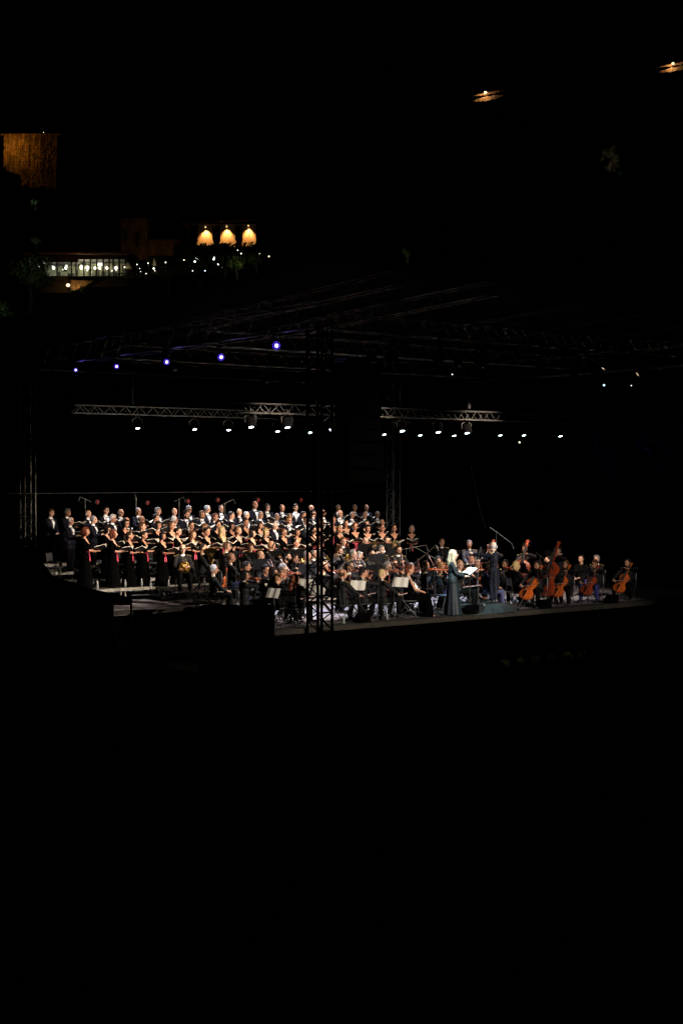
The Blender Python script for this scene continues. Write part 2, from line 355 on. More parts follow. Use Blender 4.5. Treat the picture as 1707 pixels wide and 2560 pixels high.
def garment(key, kind):
    k_ = (key, kind)
    if k_ in BUILT: return BUILT[k_]
    pz = POSES[key]; j = BODY(key)[1]; fem = pz.get('fem', 0); sit = pz.get('sit', 0); b = MB(); P = j['P']
    if kind in ('jacket', 'tailcoat'):
        torso_prims(b, j, .02, fem)
        if sit: b.ell(P+V((0,0,.0)), (.175,.15,.13), 14, 8)
        else:
            b.caps(P+V((.06,0,-.02)), P+V((-.06,0,-.02)), .135, .135); b.caps(P+V((.08,0,-.16)), P+V((-.08,0,-.16)), .12, .12)
        if kind == 'tailcoat':
            for s in (-1,1): b.caps(P+V((s*.07,-.06,-.1)), P+V((s*.06,-.09,-.52)), .10, .055)
            for s in (-1,1): b.caps(P+V((s*.08,-.02,-.1)), P+V((s*.09,-.05,-.42)), .10, .06)
        b.caps(j['N']+V((0,-.025,-.03)), j['N']+V((0,-.03,.02)), .075, .066)
        me = remesh(b, kind, SUIT, .0125, 3)
    elif kind == 'trousers':
        b.caps(j['HR'], j['HL'], .11)
        for k in 'RL':
            b.caps(j['H'+k], j['K'+k], .10, .074); b.caps(j['K'+k], j['A'+k]+V((0,0,.03)), .072, .062 if not sit else .066)
        me = remesh(b, 'trousers', SUIT, .0125, 3)
    elif kind == 'dress':
        torso_prims(b, j, .014, fem, fore=2 if key.startswith('folder') else (1 if key == 'soprano' else 0), arms=(key != 'soloist'))
        if sit:
            for k in 'RL': b.caps(j['H'+k], j['K'+k], .12, .10); b.caps(j['K'+k], j['A'+k]+V((0,.02,-.02)), .10, .14)
            b.caps((0,.05,.52), (0,.44,.5), .11, .09); b.caps((0,.45,.5), (0,.47,.10), .10, .17)
            b.ell((0,.45,.06), (.3,.24,.05), 16, 6)
        else:
            vs = []; n = 40; prof = [(1.10,.135,.10),(1.0,.16,.125),(.88,.185,.145),(.6,.20,.17),(.3,.235,.205),(.02,.28,.245)]
            for z, rx, ry in prof:
                for i in range(n):
                    t = 2*pi*i/n; am = (1.1-z)*.055; f = 1 + am*(sin(t*9)+.5*sin(t*5+1)); vs.append(V((cos(t)*rx*f, sin(t)*ry*f, z)))
            fs = [(q*n+i, q*n+(i+1) % n, (q+1)*n+(i+1) % n, (q+1)*n+i) for q in range(5) for i in range(n)]
            fs += [tuple(range(n)), tuple(range(6*n-1, 5*n-1, -1))]; b.add(vs, fs)
        me = remesh(b, 'dress', DRESS, .011, 2)
        bm = bmesh.new(); bm.from_mesh(me); nz = j['N'].z; dead = []
        for f in bm.faces:
            c = f.calc_center_median(); x = abs(c.x)
            if key == 'soprano': cut = c.z > nz-.13 + max(0, x-.06)*1.2 and x < .11 and c.y > -.03 or (c.z > nz-.05 and x < .09)
            elif key == 'soloist': cut = c.z > nz-.14 + max(0, x-.03)*.9 and c.y > -.1 or c.z > nz - .07
            else: cut = (c.z > nz-.235 + x*1.42 and c.y > -.02 and c.z > nz-.235) or (c.z > nz-.055+x*.15 and x < .14)
            if cut: dead.append(f)
        bmesh.ops.delete(bm, geom=dead, context='FACES'); bm.to_mesh(me); bm.free()
    BUILT[k_] = me; return me
def BODY(key):
    if ('body', key) not in BUILT: BUILT[('body', key)] = body_mesh(key)
    return BUILT[('body', key)]
def bvh(me):
    k = ('bvh', me.name)
    if k not in BUILT: BUILT[k] = BVHTree.FromPolygons([v.co for v in me.vertices], [p.vertices for p in me.polygons])
    return BUILT[k]
def patch(me, outline, z0, m, name, nx=7, off=.006, back=.012):
    """cloth patch lying on the front of a garment; outline(t) -> (z, xl, xr)"""
    tr = bvh(me); b = MB(); rows = []; nt_ = 9
    for i in range(nt_):
        z, xl, xr = outline(i/(nt_-1)); row = []
        for q in range(nx):
            x = xl + (xr-xl)*q/(nx-1); h = tr.ray_cast(V((x, 1.2, z+z0)), V((0,-1,0)))[0]
            row.append((x, (h.y if h else .05), z+z0))
        rows.append(row)
    fr = [V((p[0], p[1]+off, p[2])) for r in rows for p in r]; bk = [V((p[0], p[1]-back, p[2])) for r in rows for p in r]; M_ = len(fr)
    fs = []
    for i in range(nt_-1):
        for q in range(nx-1): a = i*nx+q; fs.append((a, a+1, a+nx+1, a+nx)); fs.append((M_+a, M_+a+nx, M_+a+nx+1, M_+a+1))
    ring = [q for q in range(nx)] + [i*nx+nx-1 for i in range(1, nt_)] + [(nt_-1)*nx+q for q in range(nx-2, -1, -1)] + [i*nx for i in range(nt_-2, 0, -1)]
    for i in range(len(ring)): a, c = ring[i], ring[(i+1) % len(ring)]; fs.append((a, c, M_+c, M_+a))
    b.add(fr+bk, fs); return b.mesh(name, m)
def extra(key, kind):
    k_ = (key, 'x', kind)
    if k_ in BUILT: return BUILT[k_]
    j = BODY(key)[1]; nz = j['N'].z; pz = POSES[key]
    if kind in ('shirt_front', 'wide_shirt_front'):
        g = garment(key, 'jacket'); wd = .075 if kind[0] == 's' else .13; me = patch(g, lambda t: (-.33+t*.33, -.008-wd*t**.8, .008+wd*t**.8), nz-.01, WHITE, 'shirt_front')
    elif kind == 'lapels':
        g = garment(key, 'jacket'); b = MB()
        for s in (-1, 1):
            m2 = patch(g, lambda t: (-.34+t*.33, *sorted((s*(.004+.072*t**.8), s*(.012+.072*t**.8+.045*sin(pi*min(t*1.1,1)))))), nz-.01, SATIN, 'l', nx=4, off=.010, back=.004)
            b.add([v.co.copy() for v in m2.vertices], [tuple(p.vertices) for p in m2.polygons]); bpy.data.meshes.remove(m2)
        me = b.mesh('lapels', SATIN)
    elif kind == 'bow_tie':
        g = garment(key, 'jacket'); h = bvh(g).ray_cast(V((0,1,nz-.035)), V((0,-1,0)))[0]; c = V((0, (h.y if h else .08)+.014, nz-.035)); b = MB()
        for s in (-1, 1): b.add([c+V((s*.006,.012,.010)), c+V((s*.006,.012,-.010)), c+V((s*.058,.006,-.026)), c+V((s*.058,.006,.026)), c+V((s*.006,-.006,.010)), c+V((s*.006,-.006,-.010)), c+V((s*.058,-.008,-.026)), c+V((s*.058,-.008,.026))], [(0,1,2,3),(7,6,5,4),(0,4,5,1),(1,5,6,2),(2,6,7,3),(3,7,4,0)])
        b.ell(c+V((0,.006,0)), (.011,.012,.013), 8, 6); me = b.mesh('bow_tie', SATIN)
    elif kind == 'collar':
        b = MB(); c = j['N']+V((0,-.014,.012)); b.lathe([(.063,-.03),(.069,-.03),(.066,.024),(.060,.024)], c, 16); me = b.mesh('collar', WHITE)
    elif kind == 'cuffs':
        b = MB()
        for k in 'RL':
            d = (j['Q'+k]-j['E'+k]).normalized(); b.tube(j['Q'+k]-d*.05, j['Q'+k]-d*.008, .036, .037, 12)
        me = b.mesh('cuffs', WHITE)
    elif kind == 'buttons':
        g = garment(key, 'jacket'); b = MB()
        for i in range(7):
            z = nz-.07-.058*i; h = bvh(g).ray_cast(V((.004,1,z)), V((0,-1,0)))[0]
            if h: b.ell(h+V((0,.004,0)), (.011,.007,.011), 8, 6)
        me = b.mesh('buttons', GOLD)
    elif kind == 'epaulettes':
        b = MB()
        for k, s in (('R',1),('L',-1)): b.box(j['S'+k]+V((-s*.02,0,.068)), (.13,.055,.016), Matrix.Rotation(s*.28, 3, 'Y'), .006); b.ell(j['S'+k]+V((s*.045,0,.05)), (.03,.04,.018), 10, 6)
        me = b.mesh('epaulettes', GOLD)
    elif kind == 'sash':
        g = garment(key, 'dress'); z = 1.06; h = bvh(g).ray_cast(V((.03,1,z)), V((0,-1,0)))[0]; y = h.y if h else .12; b = MB()
        for s in (-1, 1):
            b.path([(.03,y+.02,z), (.03+s*.035,y+.035,z+.018), (.03+s*.07,y+.02,z), (.03+s*.035,y+.03,z-.018), (.03,y+.02,z)], .012, 6)
            b.slab([(.03+s*.004,y+.018,z), (.03+s*.034,y+.018,z), (.03+s*.075,y+.055,z-.27), (.03+s*.035,y+.055,z-.25)], .008)
        b.ell((.03,y+.022,z), (.02,.016,.02), 8, 6)
        rg = [(.0,.0)]
        b.path([(cos(t)*.158, sin(t)*.118+.004, 1.075) for t in [pi*.18+pi*.5*i/10 for i in range(11)]], .013, 6)
        me = b.mesh('sash', PINK)
    elif kind == 'shoes':
        b = MB()
        for k in 'RL':
            a, t = j['A'+k], j['T'+k]; b.caps(a+V((0,-.04,-.045)), t+V((0,.02,.0)), .044, .038); b.caps(a+V((0,-.02,.0)), a+V((0,-.03,-.04)), .045, .044)
        me = remesh(b, 'shoes', SHOE, .012, 2)
    elif kind == 'shawl':
        b = MB(); s = j['SL']; b.path([s+V((.10,-.07,.06)), s+V((.03,.03,.07)), s+V((-.01,.10,-.08)), V((-.10,.17,.82)), V((-.09,.26,.70)), V((-.05,.33,.64))], [.04,.055,.06,.07,.065,.03], 10); me = b.mesh('shawl', WHITE)
    elif kind == 'necklace':
        b = MB(); b.path([(cos(t)*.075, .055+abs(sin(t))*.055, nz-.03-sin(t)*.075) for t in [pi*i/12 for i in range(13)]], .006, 6); me = b.mesh('necklace', SILVER)
    BUILT[k_] = me; return me
def jit(a):
    rnd = random.Random(a)
    def fn(p): return p*(1+rnd.uniform(-a, a)*.9)
    return fn
def head_part(kind):
    if ('h', kind) in BUILT: return BUILT[('h', kind)]
    b = MB(); J = jit(.035); m = HAIR
    if kind in ('short','crop','bob','long','updo','curly','ponytail','side','wavy'):
        k = 1.0 if kind != 'crop' else .975
        b.ell((0,-.028,.040), (.083*k,.096*k,.092*k), 18, 12, Matrix.Rotation(-.12, 3, 'X'), J)
        b.ell((0,-.055,-.005), (.073*k,.064*k,.082*k), 14, 10, None, J)
        if kind in ('short','side'):
            b.ell((.012,.025,.098), (.066,.060,.030), 12, 8, None, jit(.07))
            for s in (-1,1): b.ell((s*.070,.0,.03), (.013,.035,.042), 8, 6)
    if kind == 'fringe':
        for t in range(13):
            a = pi + pi*t/12; b.ell((cos(a)*.074, sin(a)*.078-.018, -.002), (.020,.022,.042), 8, 6, None, J)
        b.ell((0,-.062,-.03), (.06,.045,.045), 10, 8)
    if kind == 'white_short':
        b.ell((0,-.026,.040), (.082,.097,.088), 18, 12, Matrix.Rotation(-.2, 3, 'X'), J)
        for s in (-1,1): b.ell((s*.072,-.01,.01), (.014,.04,.05), 8, 6)
        b.ell((0,-.06,-.02), (.066,.05,.06), 12, 8)
    if kind == 'bob':
        for s in (-1,1): b.ell((s*.070,.008,-.025), (.028,.052,.100), 12, 10, None, J)
        b.ell((0,-.06,-.04), (.078,.055,.10), 12, 8, None, J); b.ell((0,.045,.085), (.062,.045,.030), 12, 6, None, J)
    if kind in ('long','wavy'):
        for s in (-1,1): b.ell((s*.070,.0,-.06), (.030,.050,.13), 12, 10, None, jit(.06)); b.path([(s*.068,-.02,-.05), (s*.082,-.01,-.15), (s*.09,.03,-.24), (s*.075,.06,-.32)], [.035,.036,.030,.010], 8)
        b.path([(0,-.06,0), (0,-.085,-.12), (0,-.10,-.24), (0,-.10,-.34)], [.07,.075,.07,.03], 10); b.ell((0,.035,.088), (.062,.045,.028), 12, 6)
    if kind == 'updo': b.ell((0,-.125,.045), (.045,.042,.042), 12, 8, None, jit(.08))
    if kind == 'ponytail': b.path([(0,-.11,.04), (0,-.16,.0), (0,-.15,-.12), (0,-.13,-.22)], [.02,.035,.034,.01], 8)
    if kind == 'curly':
        rnd = random.Random(3)
        for i in range(60):
            a = rnd.uniform(-.2, 1.45); t = rnd.uniform(0, 2*pi); p = V((cos(a)*cos(t)*.088, -.03+cos(a)*sin(t)*.095, .035+sin(a)*.095))
            if p.y > .03 and p.z < .07: continue
            b.ell(p, (.022,.022,.022), 7, 5)
    if kind in ('beard', 'goatee'):
        b.ell((0,.045,-.088), (.046,.047,.036), 12, 8, None, J)
        if kind == 'beard':
            for s in (-1,1): b.ell((s*.05,.03,-.055), (.020,.036,.045), 8, 6)
        b.ell((0,.093,-.036), (.026,.014,.007), 8, 6)
    if kind == 'eyes':
        m = EYE
        for s in (-1,1): b.ell((s*.031,.084,.008), (.018,.010,.0095), 8, 6); b.ell((s*.032,.091,.030), (.021,.007,.0055), 8, 6)  # dark eyes and brows, enlarged to stand in for socket shade
    if kind == 'mouth': m = LIP; b.ell((0,.098,-.050), (.025,.008,.008), 8, 6)
    if kind == 'open_mouth': m = LIP; b.ell((0,.095,-.054), (.019,.010,.013), 8, 6)
    if kind == 'glasses':
        m = EBONY
        for s in (-1,1): b.path([(s*.032+cos(t)*.023, .106, .004+sin(t)*.018) for t in [2*pi*i/12 for i in range(13)]], .0032, 5); b.path([(s*.055,.104,.008), (s*.080,.05,.01), (s*.082,-.01,.008)], .003, 5)
        b.tube((-.01,.108,.008), (.01,.108,.008), .003)
    me = b.mesh(kind, m); BUILT[('h', kind)] = me; return me
HC_ = dict(dark=(.014,.009,.007), black=(.006,.005,.006), brown=(.07,.032,.015), lbrown=(.19,.10,.045), auburn=(.11,.03,.015), blonde=(.40,.29,.13),fair=(.46,.37,.27), grey=(.17,.165,.17), white=(.40,.385,.39), dgrey=(.10,.09,.085))
SK = [(.42,.21,.13),(.48,.26,.17),(.37,.18,.11),(.52,.30,.21),(.31,.15,.09)]
PRND = random.Random(11)
def setm(o, m):
    if not o.material_slots: return o
    o.material_slots[0].link = 'OBJECT'; o.material_slots[0].material = m; return o
PEOPLE = []
def person(key, M, label, group, hair='short', hc='dark', outfit='tux', beard=None, glasses=False, mouth='mouth', skin=None, cat='person'):
    me, j = BODY(key); sk = skin or PRND.choice(SK)
    p = obj('person', me, None, M, sk); tag(p, label, cat, group)
    HM = j['HM']
    o = lambda nm, me_, m=None, mat_=None, col=None: setm(obj(nm, me_, p, mat_ if mat_ is not None else Matrix.Identity(4), col), m) if m else obj(nm, me_, p, mat_ if mat_ is not None else Matrix.Identity(4), col)
    if hair != 'none': o('hair', head_part(hair), None, HM, HC_[hc])
    if beard: o('beard', head_part(beard), None, HM, HC_[hc])
    o('eyes', head_part('eyes'), None, HM); o('mouth', head_part(mouth), None, HM)
    if glasses: o('glasses', head_part('glasses'), None, HM)
    if outfit in ('tux', 'tuxw'):
        o('jacket', garment(key, 'jacket'), SUITB); o('shirt_front', extra(key, 'shirt_front' if outfit == 'tux' else 'wide_shirt_front')); o('lapels', extra(key, 'lapels')); o('bow_tie', extra(key, 'bow_tie')); o('collar', extra(key, 'collar')); o('cuffs', extra(key, 'cuffs')); o('trousers', garment(key, 'trousers'), SUIT); o('shoes', extra(key, 'shoes'))
    elif outfit.startswith('uni'):       # musician uniform: gold buttons, epaulettes, red or white cuffs, black or blue trousers
        o('jacket', garment(key, 'jacket'), UNIG if 'g' in outfit[3:] else UNIF); o('buttons', extra(key, 'buttons')); o('epaulettes', extra(key, 'epaulettes')); o('collar', extra(key, 'collar'))
        o('cuffs', extra(key, 'cuffs'), RED if 'r' in outfit[3:] else WHITE); o('trousers', garment(key, 'trousers'), BLUET if 'b' in outfit[3:] else SUIT); o('shoes', extra(key, 'shoes'))
    elif outfit == 'navy':
        o('jacket', garment(key, 'jacket'), NAVY); o('collar', extra(key, 'collar')); o('cuffs', extra(key, 'cuffs')); o('trousers', garment(key, 'trousers'), NAVY); o('shoes', extra(key, 'shoes'))
    elif outfit == 'plain':
        o('jacket', garment(key, 'jacket'), SUIT); o('trousers', garment(key, 'trousers'), SUIT); o('shoes', extra(key, 'shoes'))
    elif outfit == 'tails':
        o('tailcoat', garment(key, 'tailcoat'), TAIL); o('epaulettes', extra(key, 'epaulettes')); o('collar', extra(key, 'collar')); o('cuffs', extra(key, 'cuffs')); o('trousers', garment(key, 'trousers'), TAIL); o('shoes', extra(key, 'shoes'))
    elif outfit == 'choir_dress':
        o('dress', garment(key, 'dress'), DRESS); o('sash', extra(key, 'sash'))
    elif outfit == 'teal':
        o('dress', garment(key, 'dress'), TEAL); o('necklace', extra(key, 'necklace'))
    elif outfit == 'black_gown':
        o('dress', garment(key, 'dress'), DRESS); o('shawl', extra(key, 'shawl'))
    PEOPLE.append(p); return p
# ------------------------------------------------------------------ instruments and small things (prototypes, copied)
PROTO = {}
def proto(name, fn):
    """first call builds the thing, later calls copy it with its parts"""
    def make(M, label, group=None):
        if name not in PROTO:
            e = bpy.data.objects.new(name, None); COL.objects.link(e); e.empty_display_size = .1
            fn(e); PROTO[name] = e; e.matrix_world = M; tag(e, label, CATS.get(name, name.replace('_', ' ')), group); return e
        c = copytree(PROTO[name], M, label)
        if group: c['group'] = group
        return c
    return make
CATS = {'french_horn': 'horn', 'double_bass': 'double bass', 'orchestra_chair': 'chair', 'folding_chair': 'chair', 'music_folder': 'folder', 'microphone_stand': 'microphone stand', 'water_bottle': 'bottle', 'floor_monitor': 'floor monitor', 'stage_lamp': 'stage lamp', 'blue_lamp': 'stage lamp', 'violin_bow': 'bow', 'cello_bow': 'bow'}
VP = [(0,0),(.012,.035),(.05,.07),(.12,.094),(.2,.104),(.30,.101),(.38,.088),(.44,.070),(.50,.058),(.58,.056),(.65,.064),(.70,.078),(.78,.084),(.87,.078),(.93,.060),(.98,.028),(1,.014)]
def _violin(S, wood):
    def fn(e):
        k = S/.356*1.0; Y0 = -.178*k
        b = MB(); vs = []; n = 8; W_ = k
        for t, wd in VP:
            wd = wd*W_; y = Y0 + t*.356*k; th = (.017 if S < .5 else .024)*k
            for x, z in ((-wd,-th*.9),(-wd,th*.8),(-wd*.5,th*1.35),(0,th*1.55),(wd*.5,th*1.35),(wd,th*.8),(wd,-th*.9),(0,-th*1.3)): vs.append(V((x,y,z)))
        fs = [(i*n+q, i*n+(q+1) % n, (i+1)*n+(q+1) % n, (i+1)*n+q) for i in range(len(VP)-1) for q in range(n)] + [tuple(range(n)), tuple(range(len(vs)-1, len(vs)-n-1, -1))]
        b.add(vs, fs); b.build('body', wood, e)
        th = .027*k; b = MB(); b.box((0,.178*k+.065*k,.012*k), (.024*k,.15*k,.02*k), None, .004*k); b.box((0,.178*k+.165*k,.010*k), (.026*k,.06*k,.022*k), None, .004*k); b.build('neck', wood, e)
        b = MB(); b.slab([(-.012*k,.178*k+.135*k,.028*k), (.012*k,.178*k+.135*k,.028*k), (.021*k,.03*k,.044*k), (-.021*k,.03*k,.044*k)], .008*k); b.build('fingerboard', EBONY, e)
        b = MB(); b.path([(0,(.178+.19)*k+sin(t)*.018*k*(1-t/9), .008*k-cos(t)*.018*k*(1-t/9)+.0) for t in [i*.6 for i in range(13)]], .009*k, 6); b.tube((-.016*k,(.178+.195)*k,.008*k), (.016*k,(.178+.195)*k,.008*k), .013*k)
        b.build('scroll', wood, e)
        b = MB()
        for i, s in enumerate((-1,1,-1,1)): b.tube((0,(.315+.018*i)*k,.006*k), (s*.038*k,(.315+.018*i)*k,.006*k), .004*k, .006*k, 6)
        b.build('pegs', EBONY, e)
        b = MB(); b.box((0,-.012*k,.044*k), (.04*k,.005*k,.03*k)); b.build('bridge', WOODO, e)
        b = MB(); b.slab([(-.008*k,-.165*k,.034*k), (.008*k,-.165*k,.034*k), (.022*k,-.055*k,.046*k), (-.022*k,-.055*k,.046*k)], .007*k); b.build('tailpiece', EBONY, e)
        b = MB()
        for s in (-1,1): b.path([(s*.042*k,-.045*k,.031*k), (s*.036*k,-.02*k,.035*k), (s*.030*k,.02*k,.037*k), (s*.024*k,.035*k,.038*k)], .003*k, 5)
        b.build('f_holes', EBONY, e)
        b = MB()
        for i in range(4): x = (i-1.5)*.006*k; b.tube((x*1.6,-.055*k,.052*k), (x*2,-.012*k,.060*k), .0006*k, n=4); b.tube((x*2,-.012*k,.060*k), (x,.31*k,.034*k), .0006*k, n=4)
        b.build('strings', STRING, e)
        if S > .6: b = MB(); b.tube((0,Y0+.01,0), (0,Y0-.28 if S < 1 else Y0-.16,0), .006); b.build('endpin', CHROME, e)
    return fn
violin = proto('violin', _violin(.356, WOODR)); viola = proto('viola', _violin(.42, WOODO))
cello = proto('cello', _violin(.74, WOODO)); cello_red = proto('cello', _violin(.74, WOODR)); PROTO.pop('x', None)
def _reg(name, key, fn):
    def make(M, label, group=None):
        if key not in PROTO:
            e = bpy.data.objects.new(name, None); COL.objects.link(e); fn(e); PROTO[key] = e; e.matrix_world = M; return tag(e, label, CATS.get(name, name.replace('_', ' ')), group)
        c = copytree(PROTO[key], M, label)
        if group: c['group'] = group
        return c
    return make
cello = _reg('cello', 'c1', _violin(.74, WOODO)); cello_red = _reg('cello', 'c2', _violin(.74, WOODR)); bass = _reg('double_bass', 'b1', _violin(1.10, WOODR))
def _bow(Ln):
    def fn(e):
        b = MB(); b.path([(0,0,.012), (0,Ln*.25,.004), (0,Ln*.6,.0), (0,Ln*.9,.006), (0,Ln,.014)], [.0065,.006,.0055,.005,.004], 6); b.build('stick', WOODR, e)
        b = MB(); b.slab([(-.006,.03,-.016), (.006,.03,-.016), (.006,Ln*.99,-.004), (-.006,Ln*.99,-.004)], .005); b.build('bow_hair', WHITE, e)
        b = MB(); b.box((0,.035,-.004), (.012,.045,.024)); b.build('frog', EBONY, e)
    return fn
vbow = _reg('violin_bow', 'vb', _bow(.74)); cbow = _reg('cello_bow', 'cb', _bow(.71))
def _clar(e):
    b = MB(); b.tube((0,0,0), (0,.60,0), .013, .015, 10); b.build('tube', EBONY, e)
    b = MB(); b.lathe([(.015,0),(.017,.03),(.028,.07),(.038,.11),(.030,.083)], (0,.58,0), 14, Matrix.Rotation(-pi/2, 3, 'X')); b.build('bell', EBONY, e)
    b = MB()
    for i in range(9): b.box((0,.12+.05*i,.017), (.012,.018,.008), None, .002)
    b.tube((.012,.1,.012), (.012,.52,.012), .003); b.build('keys', SILVER, e)
clarinet = _reg('clarinet', 'cl', _clar)
def _flute(e):
    b = MB(); b.tube((0,-.06,0), (0,.62,0), .0115, n=10); b.build('tube', SILVER, e)
    b = MB()
    for i in range(9): b.ell((0,.15+.045*i,.012), (.011,.013,.006), 8, 6)
    b.build('keys', SILVER, e)
    b = MB(); b.ell((0,0,.012), (.014,.02,.006), 8, 6); b.build('lip_plate', SILVER, e)
flute = _reg('flute', 'fl', _flute)
def _bassoon(e):
    b = MB(); b.tube((0,0,0), (0,0,1.24), .03, .017, 12); b.tube((.045,0,0), (.045,0,.62), .026, .02, 12); b.box((.02,0,.03), (.09,.06,.12), None, .02); b.build('joints', WOODR, e)
    b = MB(); b.lathe([(.02,0),(.026,.02),(.026,.04),(.02,.045)], (0,0,1.22), 12); b.build('bell_ring', WHITE, e)
    b = MB(); b.path([(.045,0,.62), (.05,.02,.70), (.03,.10,.74), (.0,.18,.70)], .005, 6); b.build('crook', SILVER, e)
    b = MB()
    for i in range(10): b.ell((.0,.03,.15+.1*i), (.012,.007,.014), 8, 6)
    b.build('keys', SILVER, e)
bassoon = _reg('bassoon', 'bn', _bassoon)
def circ(c, r, m=Matrix.Identity(3), n=24, a0=0, a1=2*pi, sq=1): return [V(c) + m @ V((cos(a0+(a1-a0)*i/n)*r, sin(a0+(a1-a0)*i/n)*r*sq, 0)) for i in range(n+1)]
def _horn(e):
    rz = Matrix.Identity(3)
    b = MB(); b.lathe([(.155,.0),(.150,-.02),(.10,-.07),(.06,-.12),(.035,-.18),(.024,-.24)], (.0,-.02,.10), 28, Matrix.Rotation(.25, 3, 'Y')); b.build('bell', BRASS, e)
    b = MB(); b.path(circ((0,.03,0), .15), .014, 8); b.path(circ((0,.03,.03), .125), .010, 8); b.path(circ((.02,.03,-.02), .09, sq=.8), .008, 8); b.path([(0,.18,0), (.03,.25,.03), (.06,.30,.06)], .006, 6); b.build('coiled_tube', BRASS, e)
    b = MB()
    for i in range(3): b.tube((-.05+.04*i,.03,-.03), (-.05+.04*i,.03,.04), .016); b.path([(-.05+.04*i,.05,0), (-.05+.04*i,.11,.02), (-.03+.04*i,.11,.02), (-.03+.04*i,.05,0)], .006, 6)
    b.build('valves', BRASS, e)
horn = _reg('french_horn', 'fh', _horn)
def _tuba(e):
    b = MB(); b.lathe([(.05,0),(.06,.15),(.09,.30),(.15,.40),(.20,.44),(.19,.435)], (.02,0,.35), 26); b.build('bell', BRASS, e)
    b = MB(); b.path([(.02,0,.36), (.04,0,.1), (-.04,0,.0), (-.13,0,.08), (-.14,0,.45)], [.05,.055,.05,.04,.025], 10); b.path([(-.02,.04,.5), (-.1,.05,.3), (-.02,.05,.12), (.06,.05,.3)], .018, 8); b.build('main_tube', BRASS, e)
    b = MB()
    for i in range(4): b.tube((-.10+.045*i,.06,.22), (-.10+.045*i,.06,.42), .019); b.ell((-.10+.045*i,.06,.44), (.012,.012,.01), 8, 6)
    b.build('valves', BRASS, e)
tuba = _reg('tuba', 'tu', _tuba)
def _trombone(e):
    b = MB(); b.lathe([(.110,0),(.105,-.02),(.06,-.08),(.03,-.18),(.013,-.32)], (-.09,.26,.02), 26, Matrix.Rotation(-pi/2, 3, 'X')); b.build('bell', BRASS, e)
    b = MB(); b.path([(-.09,-.06,.02), (-.09,-.30,.02), (-.05,-.36,.02), (0,-.30,.02), (0,0,0)], .009, 8); b.build('tuning_slide', BRASS, e)
    b = MB(); b.path([(0,0,0), (0,.62,0), (0,.66,-.04), (0,.62,-.09), (0,.0,-.09)], .0085, 8); b.build('slide', CHROME, e)
trombone = _reg('trombone', 'tb', _trombone)
def _folder(e):
    b = MB(); b.slab([(-.215,0,.11), (0,0,0), (0,.31,0), (-.225,.31,.11)], .007); b.slab([(0,0,0), (.225,0,.11), (.225,.31,.11), (0,.31,0)], .007); b.build('cover', FOLDER, e)
    b = MB()
    for s in (-1, 1): b.slab([(s*.205,.012,.125), (s*.11,.012,.088), (s*.11,.298,.088), (s*.205,.298,.125)], .012); b.slab([(s*.11,.012,.088), (s*.004,.012,.012), (s*.004,.298,.012), (s*.11,.298,.088)], .012)
    b.build('pages', PAPERC, e, False)
folder = _reg('music_folder', 'mf', _folder)
def _stand(h, tilt):
    def fn(e):
        b = MB(); m = Matrix.Rotation(tilt, 3, 'X'); b.box((0,0,h), (.50,.006,.34), m, .0); b.box(V((0,0,h)) + m @ V((0,-.03,-.17)), (.50,.065,.006), m); b.build('desk', BLACKP, e)
        b = MB(); b.tube((0,.02,.12), (0,.02,h-.02), .013, .010); b.ell((0,.02,.62), (.02,.02,.03), 8, 6); b.build('pole', BLACKP, e)
        for k in range(3):
            a = 2*pi*k/3+.5; b = MB(); b.path([(0,.02,.20), (cos(a)*.06,.02+sin(a)*.06,.17), (cos(a)*.27,.02+sin(a)*.27,.012)], .011, 6); b.build('leg', BLACKP, e)
    return fn
TILT = -.45
stand = _reg('music_stand', 'ms', _stand(1.05, TILT)); stand_high = _reg('music_stand', 'mh', _stand(1.13, -1.0))
def _sheets(e):
    b = MB()
    b.slab([(-.235,-.15,0), (-.12,-.15,.012), (-.12,.16,.012), (-.235,.16,0)], .004); b.slab([(-.12,-.15,.012), (0,-.15,-.002), (0,.16,-.002), (-.12,.16,.012)], .004); b.build('left_page', SHEET, e, False)
    b = MB()
    b.slab([(.0,-.15,-.002), (.12,-.15,.012), (.12,.16,.012), (0,.16,-.002)], .004); b.slab([(.12,-.15,.012), (.24,-.15,.0), (.24,.16,.0), (.12,.16,.012)], .004); b.build('right_page', SHEET, e, False)
sheets = _reg('sheet_music', 'sm', _sheets)
def _chair(e):
    b = MB(); b.box((0,0,.435), (.42,.40,.035), None, .012); b.build('seat', mat('black_chair_vinyl', (.014,.014,.015), .5, noise=.2), e)
    b = MB(); b.box((0,-.21,.74), (.40,.022,.24), Matrix.Rotation(.14, 3, 'X'), .01); b.build('backrest', mat('black_chair_vinyl'), e)
    for s in (-1,1):
        b = MB(); b.path([(s*.19,-.225,.84), (s*.195,-.17,.43), (s*.21,.21,.0)], .0115, 6); b.build('leg', CHAIRM, e)
        b = MB(); b.path([(s*.185,.17,.43), (s*.20,-.24,.0)], .0115, 6); b.build('leg', CHAIRM, e)
    b = MB(); b.tube((-.2,.09,.13), (.2,.09,.13), .008); b.tube((-.19,-.14,.11), (.19,-.14,.11), .008); b.build('crossbar', CHAIRM, e)
CHAIRM = mat('dark_chrome', (.05,.05,.055), .35, .6, noise=.2)
chair = _reg('orchestra_chair', 'oc', _chair)
